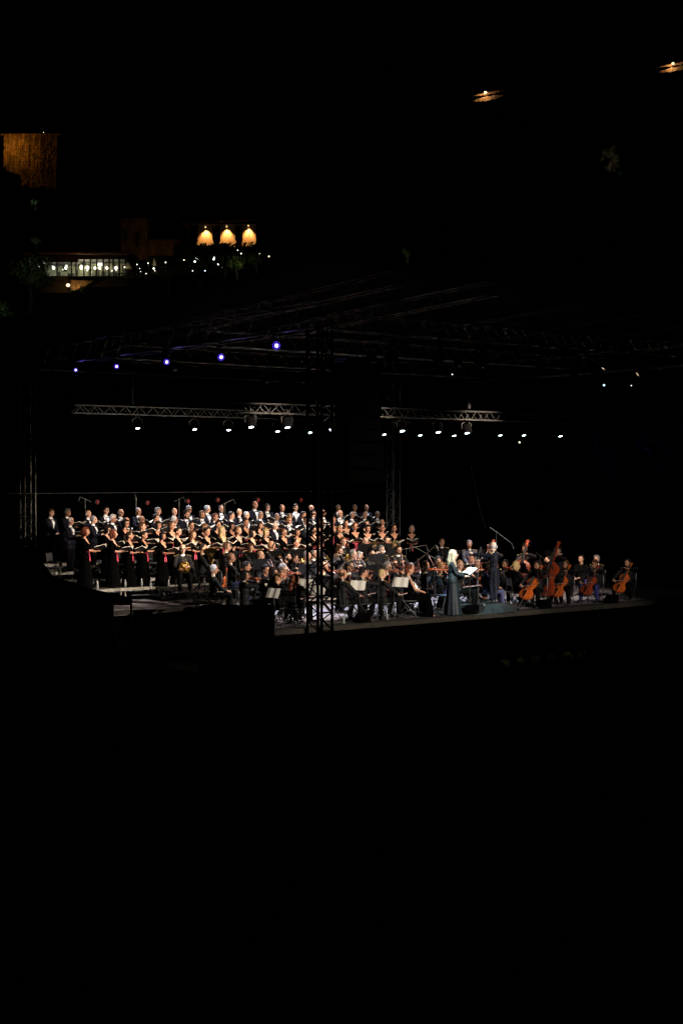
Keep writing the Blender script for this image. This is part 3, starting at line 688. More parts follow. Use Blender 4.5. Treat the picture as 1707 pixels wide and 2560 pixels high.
def _fchair(e):
    b = MB(); b.box((0,0,.45), (.40,.38,.03), None, .013); b.build('seat', BLUEC, e)
    b = MB(); vs = []; n = 12
    for t in range(n+1):
        x = -.21+.42*t/n; top = .98 - .10*(abs(x)/.21)**3; yb = -.235+.05*(x/.21)**2
        for z, dy in ((.74,.02),(top,-.04)): vs += [V((x,yb+dy,z)), V((x,yb+dy-.018,z))]
    fs = []
    for i in range(n): a = i*4; fs += [(a,a+4,a+6,a+2),(a+1,a+3,a+7,a+5),(a,a+1,a+5,a+4),(a+2,a+6,a+7,a+3)]
    fs += [(0,2,3,1),(n*4,n*4+1,n*4+3,n*4+2)]; b.add(vs, fs); b.build('backrest', BLUEC, e)
    for s in (-1,1):
        b = MB(); b.path([(s*.20,-.26,.93), (s*.215,-.15,.55), (s*.215,.24,.0)], .0125, 6); b.build('leg', CHROME, e)
        b = MB(); b.path([(s*.20,.17,.44), (s*.20,-.25,.0)], .0125, 6); b.build('leg', CHROME, e)
    for yy, zz in ((.18,.08),(-.2,.06)): b = MB(); b.tube((-.205,yy,zz), (.205,yy,zz), .01); b.build('crossbar', CHROME, e)
    b = MB(); b.path([(-.20,-.26,.93),(-.13,-.285,.99),(0,-.29,1.005),(.13,-.285,.99),(.20,-.26,.93)], .0125, 6); b.build('frame_tube', CHROME, e)
fchair = _reg('folding_chair', 'fc', _fchair)
def _bottle(e):
    b = MB(); b.lathe([(.030,0),(.033,.01),(.033,.13),(.030,.15),(.014,.19),(.013,.205)], (0,0,0), 12); b.build('bottle_body', PLASTW, e)
    b = MB(); b.lathe([(.016,0),(.016,.02)], (0,0,.203), 10); b.build('cap', WHITE, e)
bottle = _reg('water_bottle', 'wb', _bottle)
def _monitor(e):
    b = MB(); pr = [(-.19,0),(.21,0),(.21,.10),(-.02,.36),(-.19,.36)]; vs = [V((s*.27,y,z)) for s in (-1,1) for y, z in pr]
    b.add(vs, [(0,1,2,3,4),(9,8,7,6,5)] + [(k,(k+1) % 5,5+(k+1) % 5,5+k) for k in range(5)]); b.build('cabinet', BLACKM, e, False)
    b = MB(); b.slab([(-.24,.20,.13), (.24,.20,.13), (.24,.01,.345), (-.24,.01,.345)], .008); b.build('grille', BLACKP, e, False)
    for s in (-1,1): b = MB(); b.box((s*.275,0,.2), (.01,.10,.03), None, .004); b.build('handle', BLACKP, e)
monitor = _reg('floor_monitor', 'fm', _monitor)
def mic_stand(base, h, boom, ang, label, group='boom microphone stands among the orchestra', m=None, low=.14):
    m = m or CHAIRM; e = empty('microphone_stand', T(base) @ RZ(ang), label, 'microphone stand', group)
    b = MB(); b.tube((0,0,.1), (0,0,h), .011, .009); b.build('pole', m, e)
    for k in range(3): a = 2*pi*k/3; b = MB(); b.tube((0,0,.16), (cos(a)*.30,sin(a)*.30,.012), .009); b.build('leg', m, e)
    b = MB(); p = V((0,0,h)); d = V((0,cos(boom[1]),sin(boom[1]))); b.tube(p-d*.22, p+d*boom[0], .008, .0065); b.ell(p, (.02,.02,.02), 8, 6); b.build('boom_arm', ALU if boom[0] > .5 else m, e)
    q = p + d*boom[0]; b = MB(); b.tube(q, q+V((0,.05,-.12)), .015, .016); b.ell(q+V((0,.055,-.135)), (.020,.020,.026), 8, 6); b.build('microphone', CHAIRM if low > .1 else WHITE, e)
    return e
def V3(M, p): return M @ V(p)
def give(p, M, kind, sd, gi=''):
    """put an instrument in the player's hands (person space: +Y ahead, +X right)"""
    if kind in ('violin', 'viola'):
        d = V((-.50,.80,-.06)).normalized(); z = V((-.25,-.1,1)); tail = V((-.07,.07,1.11)); k = 1 if kind == 'violin' else 1.18
        (violin if kind == 'violin' else viola)(M @ frame(tail+d*.19*k, d, z), 'varnished %s under the chin of the %s' % (kind, sd), kind+'s held by the string players')
        c = tail+d*.20*k+V((0,0,.062)); bd = V((-.62,-.40,.62)).normalized()
        vbow(M @ frame(c-bd*.26, bd, V((0,0,1))+d*.3), 'bow drawn across the strings by the %s' % sd, 'violin and viola bows')
    elif kind == 'violin_rest':
        (violin)(M @ frame((-.14,.30,.80), (.05,.12,.98), (.5,.85,0)), 'violin resting upright on the knee of the %s' % sd, 'violins held by the string players')
        vbow(M @ frame((.15,.42,.64), (-.10,.98,.10), (0,0,1)), 'bow resting on the lap of the %s' % sd, 'violin and viola bows')
    elif kind == 'viola_rest':
        (viola)(M @ frame((-.13,.30,.80), (.05,.12,.98), (.5,.85,0)), 'viola resting upright on the knee of the %s' % sd, 'violas held by the string players')
    elif kind == 'clarinet': clarinet(M @ frame((0,.125,1.14), (0,.42,-.9), (0,.9,.42)), 'black clarinet played by the %s' % sd, 'woodwind instruments being played')
    elif kind == 'flute': flute(M @ frame((-.02,.135,1.165), (.95,.15,-.06), (0,.2,1)), 'silver flute played by the %s' % sd, 'woodwind instruments being played')
    elif kind == 'bassoon': bassoon(M @ (T(.26,.12,.42) @ RY(-.38) @ RX(-.10)), 'tall bassoon played by the %s' % sd, 'woodwind instruments being played')
    elif kind == 'horn': horn(M @ (T(0,.34,.70) @ RX(1.35) @ RZ(.3)), 'gold french horn on the lap of the %s' % sd, 'brass instruments of the orchestra')
    elif kind == 'tuba': tuba(M @ (T(.02,.26,.46) @ RY(.45)), 'gold tuba in front of the %s' % sd, 'brass instruments of the orchestra')
    elif kind == 'trombone': trombone(M @ frame((0,.14,1.155), (0,.98,-.12), (0,.1,1)), 'brass trombone played by the %s' % sd, 'brass instruments of the orchestra')
    elif kind in ('cello', 'cello_red'):
        ax = V((-.20,-.56,.80)).normalized(); (cello if kind == 'cello' else cello_red)(M @ frame((.0,.44,.56), ax, (0,.86,.5)), '%s cello leaning on the shoulder of the %s' % ('orange' if kind == 'cello' else 'dark red', sd), 'cellos of the orchestra')
        bd = V((-.93,.25,.1)).normalized(); cbow(M @ frame((.36,.46,.62), bd, (0,-.6,.8)), 'cello bow in the right hand of the %s' % sd, 'cello bows')
    elif kind == 'bass':
        ax = V((-.13,-.30,.94)).normalized(); bass(M @ frame((.02,.50,.80), ax, (0,.96,.24)), 'tall double bass standing in front of the %s' % sd, 'double basses of the orchestra')
        cbow(M @ frame((.33,.50,.84), (-.95,.2,.05), (0,-.5,.8)), 'bass bow in the right hand of the %s' % sd, 'bass bows')
# ------------------------------------------------------------------ ground, stage, risers
def nm(i): return ('first','second','third','fourth','fifth','sixth','seventh','eighth','ninth','tenth','eleventh','twelfth','thirteenth','fourteenth','fifteenth','sixteenth','seventeenth','eighteenth','nineteenth','twentieth','twenty-first','twenty-second','twenty-third','twenty-fourth','twenty-fifth','twenty-sixth')[i]
def struct(name, mb, m, smooth=False): o = mb.build(name, m, None, smooth); o['kind'] = 'structure'; return o
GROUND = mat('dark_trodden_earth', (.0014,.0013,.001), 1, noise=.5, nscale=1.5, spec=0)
HILLM = mat('dark_scrub_hillside', (.02,.022,.012), .95, noise=.5, nscale=.3)
b = MB(); n = 60
gv = []
def hill(x, y):
    h = 0
    if y > 95: t = (y-95); h = t*.22 + max(0, t-90)*.22; h *= 1 + .12*sin(x*.03+1) + .06*sin(x*.09+y*.05)
    return h - .0
xs = [-400+800*i/70 for i in range(71)]; ys = [-30, 0, 20, 40, 60, 80, 95] + [95+i*10 for i in range(1, 48)] + [700, 1200]
for y in ys:
    for x in xs: gv.append((x*(1 if y < 300 else 1+(y-300)/300), y, hill(x, min(y, 560))))
W_ = len(xs)
b.add(gv, [(j*W_+i, j*W_+i+1, (j+1)*W_+i+1, (j+1)*W_+i) for j in range(len(ys)-1) for i in range(W_-1)])
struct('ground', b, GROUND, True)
SM = T(OX, OY, ZS) @ RZ(TH)          # stage matrix: x = along the front, y = upstage
def smat(u, v, z=0, rot=0): return SM @ T(u, v, z) @ RZ(rot)
st = empty('stage', SM, 'low open-air concert stage with worn grey deck and black front', 'stage')
b = MB(); dk = [(-1.35,0),(16.2,0),(16.2,17.6),(-3.6,17.6),(-3.6,6.4),(.2,6.4),(.2,2.3),(-1.35,2.3)]
b.add([V((x,y,0)) for x, y in dk] + [V((x,y,-.10)) for x, y in dk], [tuple(range(8)),tuple(range(15,7,-1))] + [(i,(i+1) % 8,8+(i+1) % 8,8+i) for i in range(8)])
b.build('deck', DECK, st, False)
b = MB(); b.box((7.4,.24,.004), (17.5,.52,.008)); b.box((7.4,-.012,-.05), (17.5,.02,.11)); b.box((-1.75,6.39,-.04), (3.8,.03,.10)); b.box((-1.75,6.55,.003), (3.6,.28,.006)); b.build('front_edge_boards', DECKE, st, False)
b = MB(); vs = []; m_ = 120
for i in range(m_+1):
    x = -1.33+17.5*i/m_; y = .03+.02*sin(i*1.3)
    vs += [V((x,y,-.105)), V((x,y,-1.29))]
b.add(vs + [V((v_[0], v_[1]+.03, v_[2])) for v_ in vs], [(2*i,2*i+2,2*i+3,2*i+1) for i in range(m_)] + [(2*m_+2+2*i,2*m_+2+2*i+1,2*m_+2+2*i+3,2*m_+2+2*i+2) for i in range(m_)])
b.build('front_skirt', CLOTHB, st, False)
b = MB(); b.box((-1.7,6.44,-.70), (3.7,.03,1.18)); b.build('wing_skirt', CLOTHB, st, False)
b = MB(); b.box((.24,4.35,-.70), (.03,4.0,1.18)); b.box((-.57,2.26,-.70), (1.5,.03,1.18)); b.build('side_skirt', CLOTHB, st, False)
# a modular riser: deck, aluminium edge frame, four legs
RIS = {}
def riser(u, v, z, label, wd=2.0, dp=1.0):
    key = (round(z,2), wd, dp)
    if key in RIS: c = copytree(RIS[key], smat(u, v, z), label); return c
    e = empty('riser_platform', smat(u, v, z), label, 'platform', 'modular riser platforms'); RIS[key] = e
    b = MB(); b.box((0,0,-.03), (wd-.02,dp-.02,.056)); b.build('deck', DECKB, e, False)
    b = MB()
    for s in (-1,1): b.box((0,s*(dp/2-.009),-.04), (wd-.006,.016,.085)); b.box((s*(wd/2-.009),0,-.04), (.013,dp-.04,.085))
    b.build('edge_frame', ALUP, e, False)
    for sx in (-1,1):
        for sy in (-1,1):
            b = MB(); b.tube((sx*(wd/2-.07),sy*(dp/2-.07),-.06), (sx*(wd/2-.07),sy*(dp/2-.07),-z+.001), .024, n=8); b.build('leg', ALUP, e)
    return e
DECKB = mat('dark_riser_plywood', (.035,.032,.03), .6, noise=.4, nscale=5)
ZROW = {'w1': (9.5, .40), 'w2': (10.6, .56), 'm2': (11.8, .78), 'm1': (12.9, .96)}
for rn, wds in (('w1','front choir step'), ('w2','second choir step'), ('m2','third choir step'), ('m1','top choir step')):
    v, z = ZROW[rn]
    for i in range(7): riser(-1.45+2.0*i, v+.05, z, 'grey platform with pale metal edge, %s from left, %s' % (nm(i), wds))
for i in range(4): riser(1.55+2.0*i, 7.75, .40, 'wind section platform with metal edge, %s from the left in the upper row' % nm(i), 2.0, 2.3)
for i in range(4): riser(1.35+2.0*i, 5.75, .20, 'low wind section platform, %s from the left in the lower row' % nm(i), 2.0, 1.6)
# ------------------------------------------------------------------ trusses and towers
def truss(A, B, label, group=None, w=.26, h=.26, r=.021, bay=.5, m=None, cat='truss', name='roof_truss', up=V((0,0,1)), rb=.010):
    m = m or ALU; A = V(A); B = V(B); d = (B-A); ln = d.length; d.normalize(); side = d.cross(up).normalized(); upv = side.cross(d)
    e = empty(name, T(A), label, cat, group); q = lambda s, t, z: d*s + side*t + upv*z
    b = MB()
    for t in (-w/2, w/2):
        for z in (0, h): b.tube(q(0,t,z), q(ln,t,z), r, n=7)
    b.build('chords', m, e)
    b = MB(); k = max(1, round(ln/bay)); s_ = ln/k
    for i in range(k):
        a0, a1, am = i*s_, (i+1)*s_, (i+.5)*s_
        for t in (-w/2, w/2): b.tube(q(a0,t,0), q(am,t,h), rb, n=5); b.tube(q(am,t,h), q(a1,t,0), rb, n=5)
        b.tube(q(a0,-w/2,0), q(a1,w/2,0), rb, n=4); b.tube(q(am,-w/2,h), q(am,w/2,h), rb, n=4); b.tube(q(a0,-w/2,0), q(a0,w/2,0), rb, n=4)
    b.build('braces', m, e); return e
STEELD = mat('dark_weathered_steel', (.10,.10,.09), .5, .8, noise=.5, nscale=3)
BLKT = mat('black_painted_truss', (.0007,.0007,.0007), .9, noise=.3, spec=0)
ALUR = mat('roof_aluminium', (.15,.145,.12), .45, 1, noise=.5, nscale=3)
x1 = 15.0; vb = 15.4
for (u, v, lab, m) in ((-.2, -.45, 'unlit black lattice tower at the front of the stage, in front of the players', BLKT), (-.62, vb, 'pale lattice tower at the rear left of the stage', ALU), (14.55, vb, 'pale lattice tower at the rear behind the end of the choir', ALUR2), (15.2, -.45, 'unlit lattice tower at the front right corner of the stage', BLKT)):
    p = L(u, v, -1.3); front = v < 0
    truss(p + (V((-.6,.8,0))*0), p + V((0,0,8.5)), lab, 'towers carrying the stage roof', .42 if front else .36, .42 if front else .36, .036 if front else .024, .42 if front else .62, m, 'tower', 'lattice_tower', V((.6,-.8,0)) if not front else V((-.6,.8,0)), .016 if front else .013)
def seg(u0, v0, z0, u1, v1, z1, label, grp='roof trusses above the stage', **k): return truss(L(u0,v0,z0), L(u1,v1,z1), label, grp, **k)
seg(-.2, vb, 7.15, -.2, -.4, 7.15, 'left eaves truss running over the row of blue lamps', w=.5, h=.62, r=.022, bay=1.0, m=ALUR)
seg(15.2, vb, 7.1, 15.2, -.4, 7.1, 'right eaves truss of the stage roof', w=.5, h=.62, r=.022, bay=1.0, m=ALUR)
for v, lab in ((vb,'rearmost cross truss of the roof'), (9.9,'middle cross truss of the roof'), (4.8,'forward cross truss of the roof'), (-.4,'front cross truss carrying the warm lamps')):
    seg(-.2, v, 7.12, 15.2, v, 7.12, lab, w=.35, h=.40, m=ALUR, bay=.7)
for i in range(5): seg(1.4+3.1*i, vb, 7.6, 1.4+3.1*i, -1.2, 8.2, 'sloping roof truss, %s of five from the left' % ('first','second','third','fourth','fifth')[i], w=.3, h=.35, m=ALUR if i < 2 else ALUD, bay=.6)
cn = MB()   # dark roof skin
vs = [L(-.9, 16.4, 7.85), L(16, 16.4, 7.85), L(16, -1.3, 8.35), L(-.9, -1.3, 8.65)]
m_ = 24; g = []
for i in range(m_+1):
    for k in range(13): s, t = i/m_, k/12; p = (vs[0]*(1-s)+vs[1]*s)*(1-t) + (vs[3]*(1-s)+vs[2]*s)*t; g.append(p + V((0,0,.10*abs(sin(s*pi*8)))))
q = len(g); cn.add(g + [p+V((0,0,.03)) for p in g], [(i*13+k, i*13+k+1, (i+1)*13+k+1, (i+1)*13+k) for i in range(m_) for k in range(12)] + [(q+i*13+k, q+(i+1)*13+k, q+(i+1)*13+k+1, q+i*13+k+1) for i in range(m_) for k in range(12)])
tag(cn.build('roof_canopy', mat('dark_roof_tarpaulin', (.005,.005,.005), .95, noise=.4, nscale=1, spec=.02), None), 'dark tarpaulin roof stretched over the stage trusses', 'roof')
seg(-.1, 13.0, 5.62, 15.0, 13.0, 5.62, 'low lamp truss hanging above the choir', 'low trusses carrying white lamps', w=.25, h=.25, m=ALU)
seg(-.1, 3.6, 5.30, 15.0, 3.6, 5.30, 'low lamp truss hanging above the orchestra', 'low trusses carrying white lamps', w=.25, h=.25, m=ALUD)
# drop cables of the low trusses
for i, (u, v, z) in enumerate(((2,13,5.9),(7.5,13,5.9),(13,13,5.9),(2.5,3.6,5.6),(8,3.6,5.6),(13,3.6,5.6))):
    b = MB(); b.tube((0,0,0), (0,0,7.15-z), .006); b.box((0,0,.1), (.10,.10,.16), None, .02)
    tag(b.build('hoist_cable', BLACKP, None), 'black chain hoist holding the %s lamp truss, %s from the left' % (('choir','orchestra')[i//3], nm(i % 3)), 'hoist', 'chain hoists on the low trusses').location = L(u, v, z)
# backdrop rail and curtain
e = empty('black_backdrop', smat(0, 16.3, 0), 'black curtain behind the choir hanging from a thin pale rail', 'curtain')
b = MB(); b.tube((-2.2,0,3.07), (13.6,0,3.07), .011); b.build('rail', ALU, e); b = MB()
for i in range(11): b.tube((-2.2+1.58*i,0,-1.3), (-2.2+1.58*i,0,3.05), .02, n=6)
b.build('posts', CLOTHB, e)
b = MB(); vs = []; k = 260
for i in range(k+1): x = -2.1+15.6*i/k; y = .05*sin(i*.9); vs += [V((x,y,3.03)), V((x,y,-.0))]
b.add(vs + [v_+V((0,.02,0)) for v_ in vs], [(2*i,2*i+2,2*i+3,2*i+1) for i in range(k)] + [(2*k+2+2*i,2*k+2+2*i+1,2*k+2+2*i+3,2*k+2+2*i+2) for i in range(k)])
b.build('curtain', CLOTHB, e)
# ------------------------------------------------------------------ lamps
CUP = (6.1, .9)
def emis(name, c, s): return mat(name, (.8,.8,.8), .4, emit=c, es=s)
LENSW = emis('white_lens', (.80,.92,1), 14); LENSB = emis('blue_lens', (.62,.6,1), 9); RINGB = emis('violet_halo', (.10,.03,1), .7); LENSK = emis('warm_lens', (1,.75,.45), .5); LENSR = mat('red_lens', (.10,.01,.008), .5, emit=(1,.05,.03), es=.10, noise=.6, nscale=18)
def lamp(P, aim, label, group, lens=LENSW, r=.145, power=0, col=(1,1,1), size=60, blend=.5, beam=None, barn=False, name='stage_lamp', rim=ALU, top=None, soft=.06):
    P = V(P); d = (V(aim)-P).normalized(); e = empty(name, T(P), label, 'stage lamp', group)
    m = frame((0,0,0), (V((.8,.6,0)) if abs(d.z) > .5 else V((0,0,1))), -d)   # +Z of the head looks back
    hd = m.to_3x3(); rot = Matrix((d.orthogonal().normalized(), d.cross(d.orthogonal().normalized()), d)).transposed()
    b = MB(); b.lathe([(r*.5,-.26),(r*.95,-.22),(r,-.05),(r*1.06,.0),(r*1.06,.012),(r*.97,.012)], (0,0,0), 18, rot); b.build('head', BLACKM, e)
    b = MB(); b.lathe([(.0,.0),(r*.93,.0),(r*.93,.008),(0,.016)], (0,0,0), 18, rot); b.build('lens', lens, e)
    if lens is LENSB: b = MB(); b.lathe([(r*.9,-.01),(r*1.14,-.01),(r*1.14,.012),(r*.9,.012)], (0,0,0), 20, rot); b.build('halo_ring', RINGB, e)  # halo round the lens, put in as a glowing violet ring
    up = top if top else .34
    sd = V((.8,.6,0)); b = MB(); c0 = -d*.12
    b.path([c0+sd*(r+.02), c0+sd*(r+.04)+V((0,0,.14)), c0+V((0,0,.24)), c0-sd*(r+.04)+V((0,0,.14)), c0-sd*(r+.02)], .013, 6); b.build('yoke', rim, e)
    b = MB(); b.box(c0+V((0,0,.26)), (.16,.16,.07), None, .02); b.tube(c0+V((0,0,.26)), c0+V((0,0,up)), .02); b.build('clamp', BLACKP, e)
    if barn:      # an added flap under the lens keeps its light off the stage front
        A, B_ = [(L(u, -.15, -.02)-P)*.032 for u in (-3.5, 17.5)]; b = MB(); b.slab([A, B_, B_+V((0,0,-.6)), A+V((0,0,-.6))], .01); b.build('added_barn_door', BLACKM, e, False)
    if power:
        l = bpy.data.lights.new('spot', 'SPOT'); l.energy = power; l.color = col; l.spot_size = R(size); l.spot_blend = blend; l.shadow_soft_size = soft
        o = bpy.data.objects.new('light', l); COL.objects.link(o); o.parent = e; o.location = d*.06; o.rotation_euler = (V(beam).normalized() if beam else d).to_track_quat('-Z', 'Y').to_euler()
    return e
CHO = [(345,1070),(487,1073),(572,1074.5),(694,1078),(775,1081),(960,1086),(1050,1088),(1135,1089),(1250,1088),(1309,1088),(1400,1090)]
for i, (x, y) in enumerate(CHO):
    P = at_v(x, y, 13.0)
    lamp(P, P + V((.16,-.30,-1)), 'white stage lamp under the choir truss, %s from the left' % nm(i), 'white lamps on the low trusses', power=1150 if i < 6 else 90, col=(.84,.86,1), size=50, blend=.5, beam=(.10,-.20,-1), top=.42)
ORC = [(628,1067),(719,1068),(826,1074),(1005,1077),(1095,1080),(1167,1082)]
for i, (x, y) in enumerate(ORC):
    P = at_v(x, y, 3.6)
    lamp(P, P + V((.16,-.30,-1)), 'white stage lamp under the orchestra truss, %s from the left' % nm(i), 'white lamps on the low trusses', power=1300, col=(.80,.84,1), size=46, blend=.6, beam=(.02,-.02,-1), rim=ALUD, top=.36)
for i, (x, y) in enumerate(((190,925),(292,916),(417,905),(553,893),(691,864))):
    P = at_u(x, y, -.35)
    lamp(P, (0,0,HC) if 0 else P + V((.55,-1,-.2)), 'glowing blue lamp under the left eaves, %s from the left' % nm(i), 'blue lamps along the left eaves', LENSB, r=(.052,.062,.072,.08,.09)[i], power=4, col=(.15,.1,1), size=90, name='blue_lamp', rim=BLACKP)
# warm key lamps on the front cross truss (dark from behind) lighting faces
KEY = [(1.5, (0,9.6,1.7), 9500), (4.4, (4.0,10,1.9), 9500), (8.6, (7.8,10.5,1.9), 9500), (12.8, (2.5,7.0,1.2), 7000), (14.2, (6.5,5.5,1.2), 7500), (10.4, (4,3.6,1.0), 5500), (6.6, (10.5,3.0,1.0), 4500), (3.0, (1.2,2.4,.9), 3500)]
for i, (u, a, pw) in enumerate(KEY):
    lamp(L(u, -.75, 6.5), L(*a), 'dark hanging front lamp on the front cross truss, %s from the left' % nm(i), 'front lamps facing the players', LENSK, r=.13, power=pw*.88, col=(1,.80,.64), size=30, blend=.7, rim=ALUD, top=.64, soft=.10)
# cool follow lamp on the singer and conductor
lamp(L(2.0, -.75, 6.7), L(5.2, .5, .9), 'dark front lamp aimed down at the singer and conductor', 'front lamps facing the players', LENSK, r=.13, power=4200, col=(.70,1,.98), size=14, blend=.5, top=.42)
for i, (x, y, v, d) in enumerate(((438,925,8,0),(668,955,6,1),(932,905,2,1),(1148,915,3,1),(1290,945,6,1),(1323,995,8,1),(1440,950,1.0,1),(1660,955,1.2,0))):
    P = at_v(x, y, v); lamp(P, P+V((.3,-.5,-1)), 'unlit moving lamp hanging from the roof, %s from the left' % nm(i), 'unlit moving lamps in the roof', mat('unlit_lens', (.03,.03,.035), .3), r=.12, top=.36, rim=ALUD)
lamp(L(9.0, -.75, 6.6), L(CUP[0], CUP[1], 1.5), 'added dark front lamp aimed down at the conductor from the right', 'front lamps facing the players', LENSK, r=.13, power=1500, col=(.85,.95,1), size=11, blend=.5, top=.42)  # extra lamp added to make the conductor stand out
# added front fill spotlights on a pole right of the audience, outside the picture
for i, (P, a, pw, sz) in enumerate((((15.5,17,7.5), L(2.8,2.6,1.0), 36000, 26), ((16.2,18.5,7.7), L(9.5,3.0,.9), 14000, 17))):
    lamp(P, a, 'added fill spotlight out of view right of the audience, %s of two' % ('lower','upper')[i], 'added fill spotlights', LENSK, r=.15, power=pw, col=(1,.86,.72), size=sz, blend=.6, top=.4, soft=.02, barn=True)
b = MB(); b.path([at_v(x, y, 7.0) for x, y in ((1163,1095),(1170,1130),(1180,1185),(1196,1260),(1213,1322))], .009, 6)
tag(b.build('hanging_cable', ALUD, None), 'thin slack cable hanging from the roof down behind the conductor', 'cable')
for i, (x, y, v, c, w_) in enumerate(((1298,1106,9,(1,.8,.45),.035),(1130,936,2,(1,.95,.8),.02),(1509,963,2,(.6,.85,1),.032),(1577,964,2,(.85,.95,1),.018),(837,973,0,(1,.95,.9),.014))):
    P = at_v(x, y, v); e = empty('signal_lamp', T(P), 'tiny glowing signal lamp in the stage rigging, %s in height order' % nm((0,2,3,4,1)[i]) if 0 else 'tiny %s signal lamp in the rigging, %s' % (('amber','warm','bluish','cold','white')[i], ('under the low truss right of the conductor','above the right-hand low truss','largest at the far right','smallest at the far right','beside the hanging speakers')[i]), 'lamp', 'signal lamps in the rigging')
    b = MB(); b.ell((0,0,0), (w_,)*3, 10, 6); b.build('bulb', emis('signal_%d' % i, c, 1.6), e); b = MB(); b.box((0,.06,.03), (.06,.08,.08), None, .01); b.build('housing', BLACKM, e)
b = MB(); b.tube((16,17.9,0), (16,17.9,8.3), .06); b.tube((15.1,16.9,8.0), (16.6,18.8,8.05), .04); b.tube((16,17.9,.03), (16,17.9,.10), .45, n=16)
tag(b.build('added_lamp_mast', BLACKP, None), 'added black mast with a crossbar carrying the fill spotlights', 'mast')  # unseen mast, added to hold up the fill spotlights
# dim red lamps and thin stands behind the choir
for i, (x, y) in enumerate(((244,1255),(369,1257),(470,1253),(545,1250),(645,1250),(752,1250))):
    P = at_v(x, y, 15.3); e = empty('red_lamp', T(P), 'small dim red lamp behind the back row of men, %s from the left' % nm(i), 'lamp', 'dim red lamps behind the choir')
    b = MB(); b.tube((0,0,0), (-.08,.12,.02), .085, .07, 12); b.build('housing', BLACKP, e)
    b = MB(); b.ell((.012,-.02,0), (.045,.03,.075), 12, 8, None, jit(.22)); b.build('lens', LENSR, e)
    b = MB(); b.tube((0,.06,-.05), (0,.06,-P.z+ZS), .015); b.build('stand', CLOTHB, e)
for i, (x, y) in enumerate(((214,1248),(341,1245),(448,1248),(563,1258),(766,1258))):
    P = at_v(x, y, 14.2); mic_stand(V((P.x, P.y, ZS)), P.z-ZS, (.35 if i % 2 else .2, .4), 2.2+i, 'tall overhead microphone stand behind the choir men, %s from the left' % nm(i), 'tall microphone stands behind the choir', ALUP)
# ------------------------------------------------------------------ black line array, sub stack, ramp cover
e = empty('line_array_speaker', T(L(1.4, -.9, 5.6)), 'long black hanging column of loudspeakers in front of the white lamp trusses', 'loudspeaker')
P0 = at_y(893, 925, 33.5); e.location = P0
a = 0; p = V((0,0,0))
for i in range(9):
    a = .02 + i*.02; rot = Matrix.Rotation(.5, 3, 'Z') @ Matrix.Rotation(-a, 3, 'X'); b = MB()
    b.box(p, (.98,.55,.30), rot, .02); b.box(p + rot @ V((0,-.28,0)), (.90,.02,.24), rot, .008); b.build('speaker_box', CLOTHB, e); p = p + rot @ V((0,0,-.318))
b = MB(); b.box((0,0,.22), (.9,.6,.06), Matrix.Rotation(.5, 3, 'Z'), .01); b.tube((0,0,.2), (0,0,1.1), .012); b.build('flying_frame', BLACKP, e)
def cabinet(px0, px1, pt, Y, label, dp=.8, zb=0):
    A = at_y(px0, pt, Y); B = at_y(px1, pt, Y); e = empty('speaker_cabinet', T((A.x+B.x)/2, Y+dp/2, zb), label, 'loudspeaker', 'black bass cabinets at the stage corner')
    wd = B.x-A.x; h = A.z-zb; b = MB(); b.box((0,0,h/2), (wd,dp,h), None, .02); b.build('cabinet', CLOTHB, e)
    b = MB(); b.box((0,-dp/2-.012,h/2), (wd*.92,.02,h*.94), None, .008); b.build('grille', CLOTHB, e)
    for s in (-1,1): b = MB(); b.box((s*(wd/2+.006),0,h*.6), (.012,.16,.05), None, .004); b.build('handle', BLACKP, e)
cabinet(592, 683, 1520, 33.0, 'black bass cabinet at the front left stage corner, the right one of two')
cabinet(496, 590, 1519, 33.0, 'black bass cabinet at the front left stage corner, the left one of two')
e = empty('side_ramp', T(at_y(150, 1520, 36)), 'unlit black sloping ramp cover on legs at the left of the stage', 'ramp')
O_ = e.location; pl = [(-90,1366),(93,1373),(97,1392),(128,1432),(134,1443),(200,1466),(252,1482),(322,1496),(331,1500),(331,1513),(-90,1516)]
P_ = [at_y(x, y, 36) - O_ for x, y in pl]; k = len(P_); b = MB()
b.add(P_ + [p+V((-.3,1.0,0)) for p in P_], [tuple(range(k)), tuple(range(2*k-1, k-1, -1))] + [(i,(i+1) % k,k+(i+1) % k,k+i) for i in range(k)]); b.build('cover', CLOTHB, e, False)
for x in (281, 328):
    A = at_y(x, 1513, 36.1)-O_; b = MB(); b.box(A+V((0,.05,-.9)), (.05,.06,1.8)); b.build('leg', BLACKM, e)
A = at_y(-90, 1516, 36.15)-O_; B = at_y(274, 1516, 36.15)-O_; b = MB(); b.box(((A.x+B.x)/2,.45,A.z-1.0), (B.x-A.x,.6,2.0)); b.build('side_cloth', CLOTHB, e, False)
for i, (x, y) in enumerate(((905,1567),(1176,1548),(1358,1534),(1526,1519))):
    P = at_v(x, y, .28); u = toL(P)[0]; monitor(smat(u, .28, .01, 0) @ Matrix.Scale(.68, 4), 'black wedge monitor on the stage front edge, %s from the left' % nm(i), 'wedge monitors along the stage front')
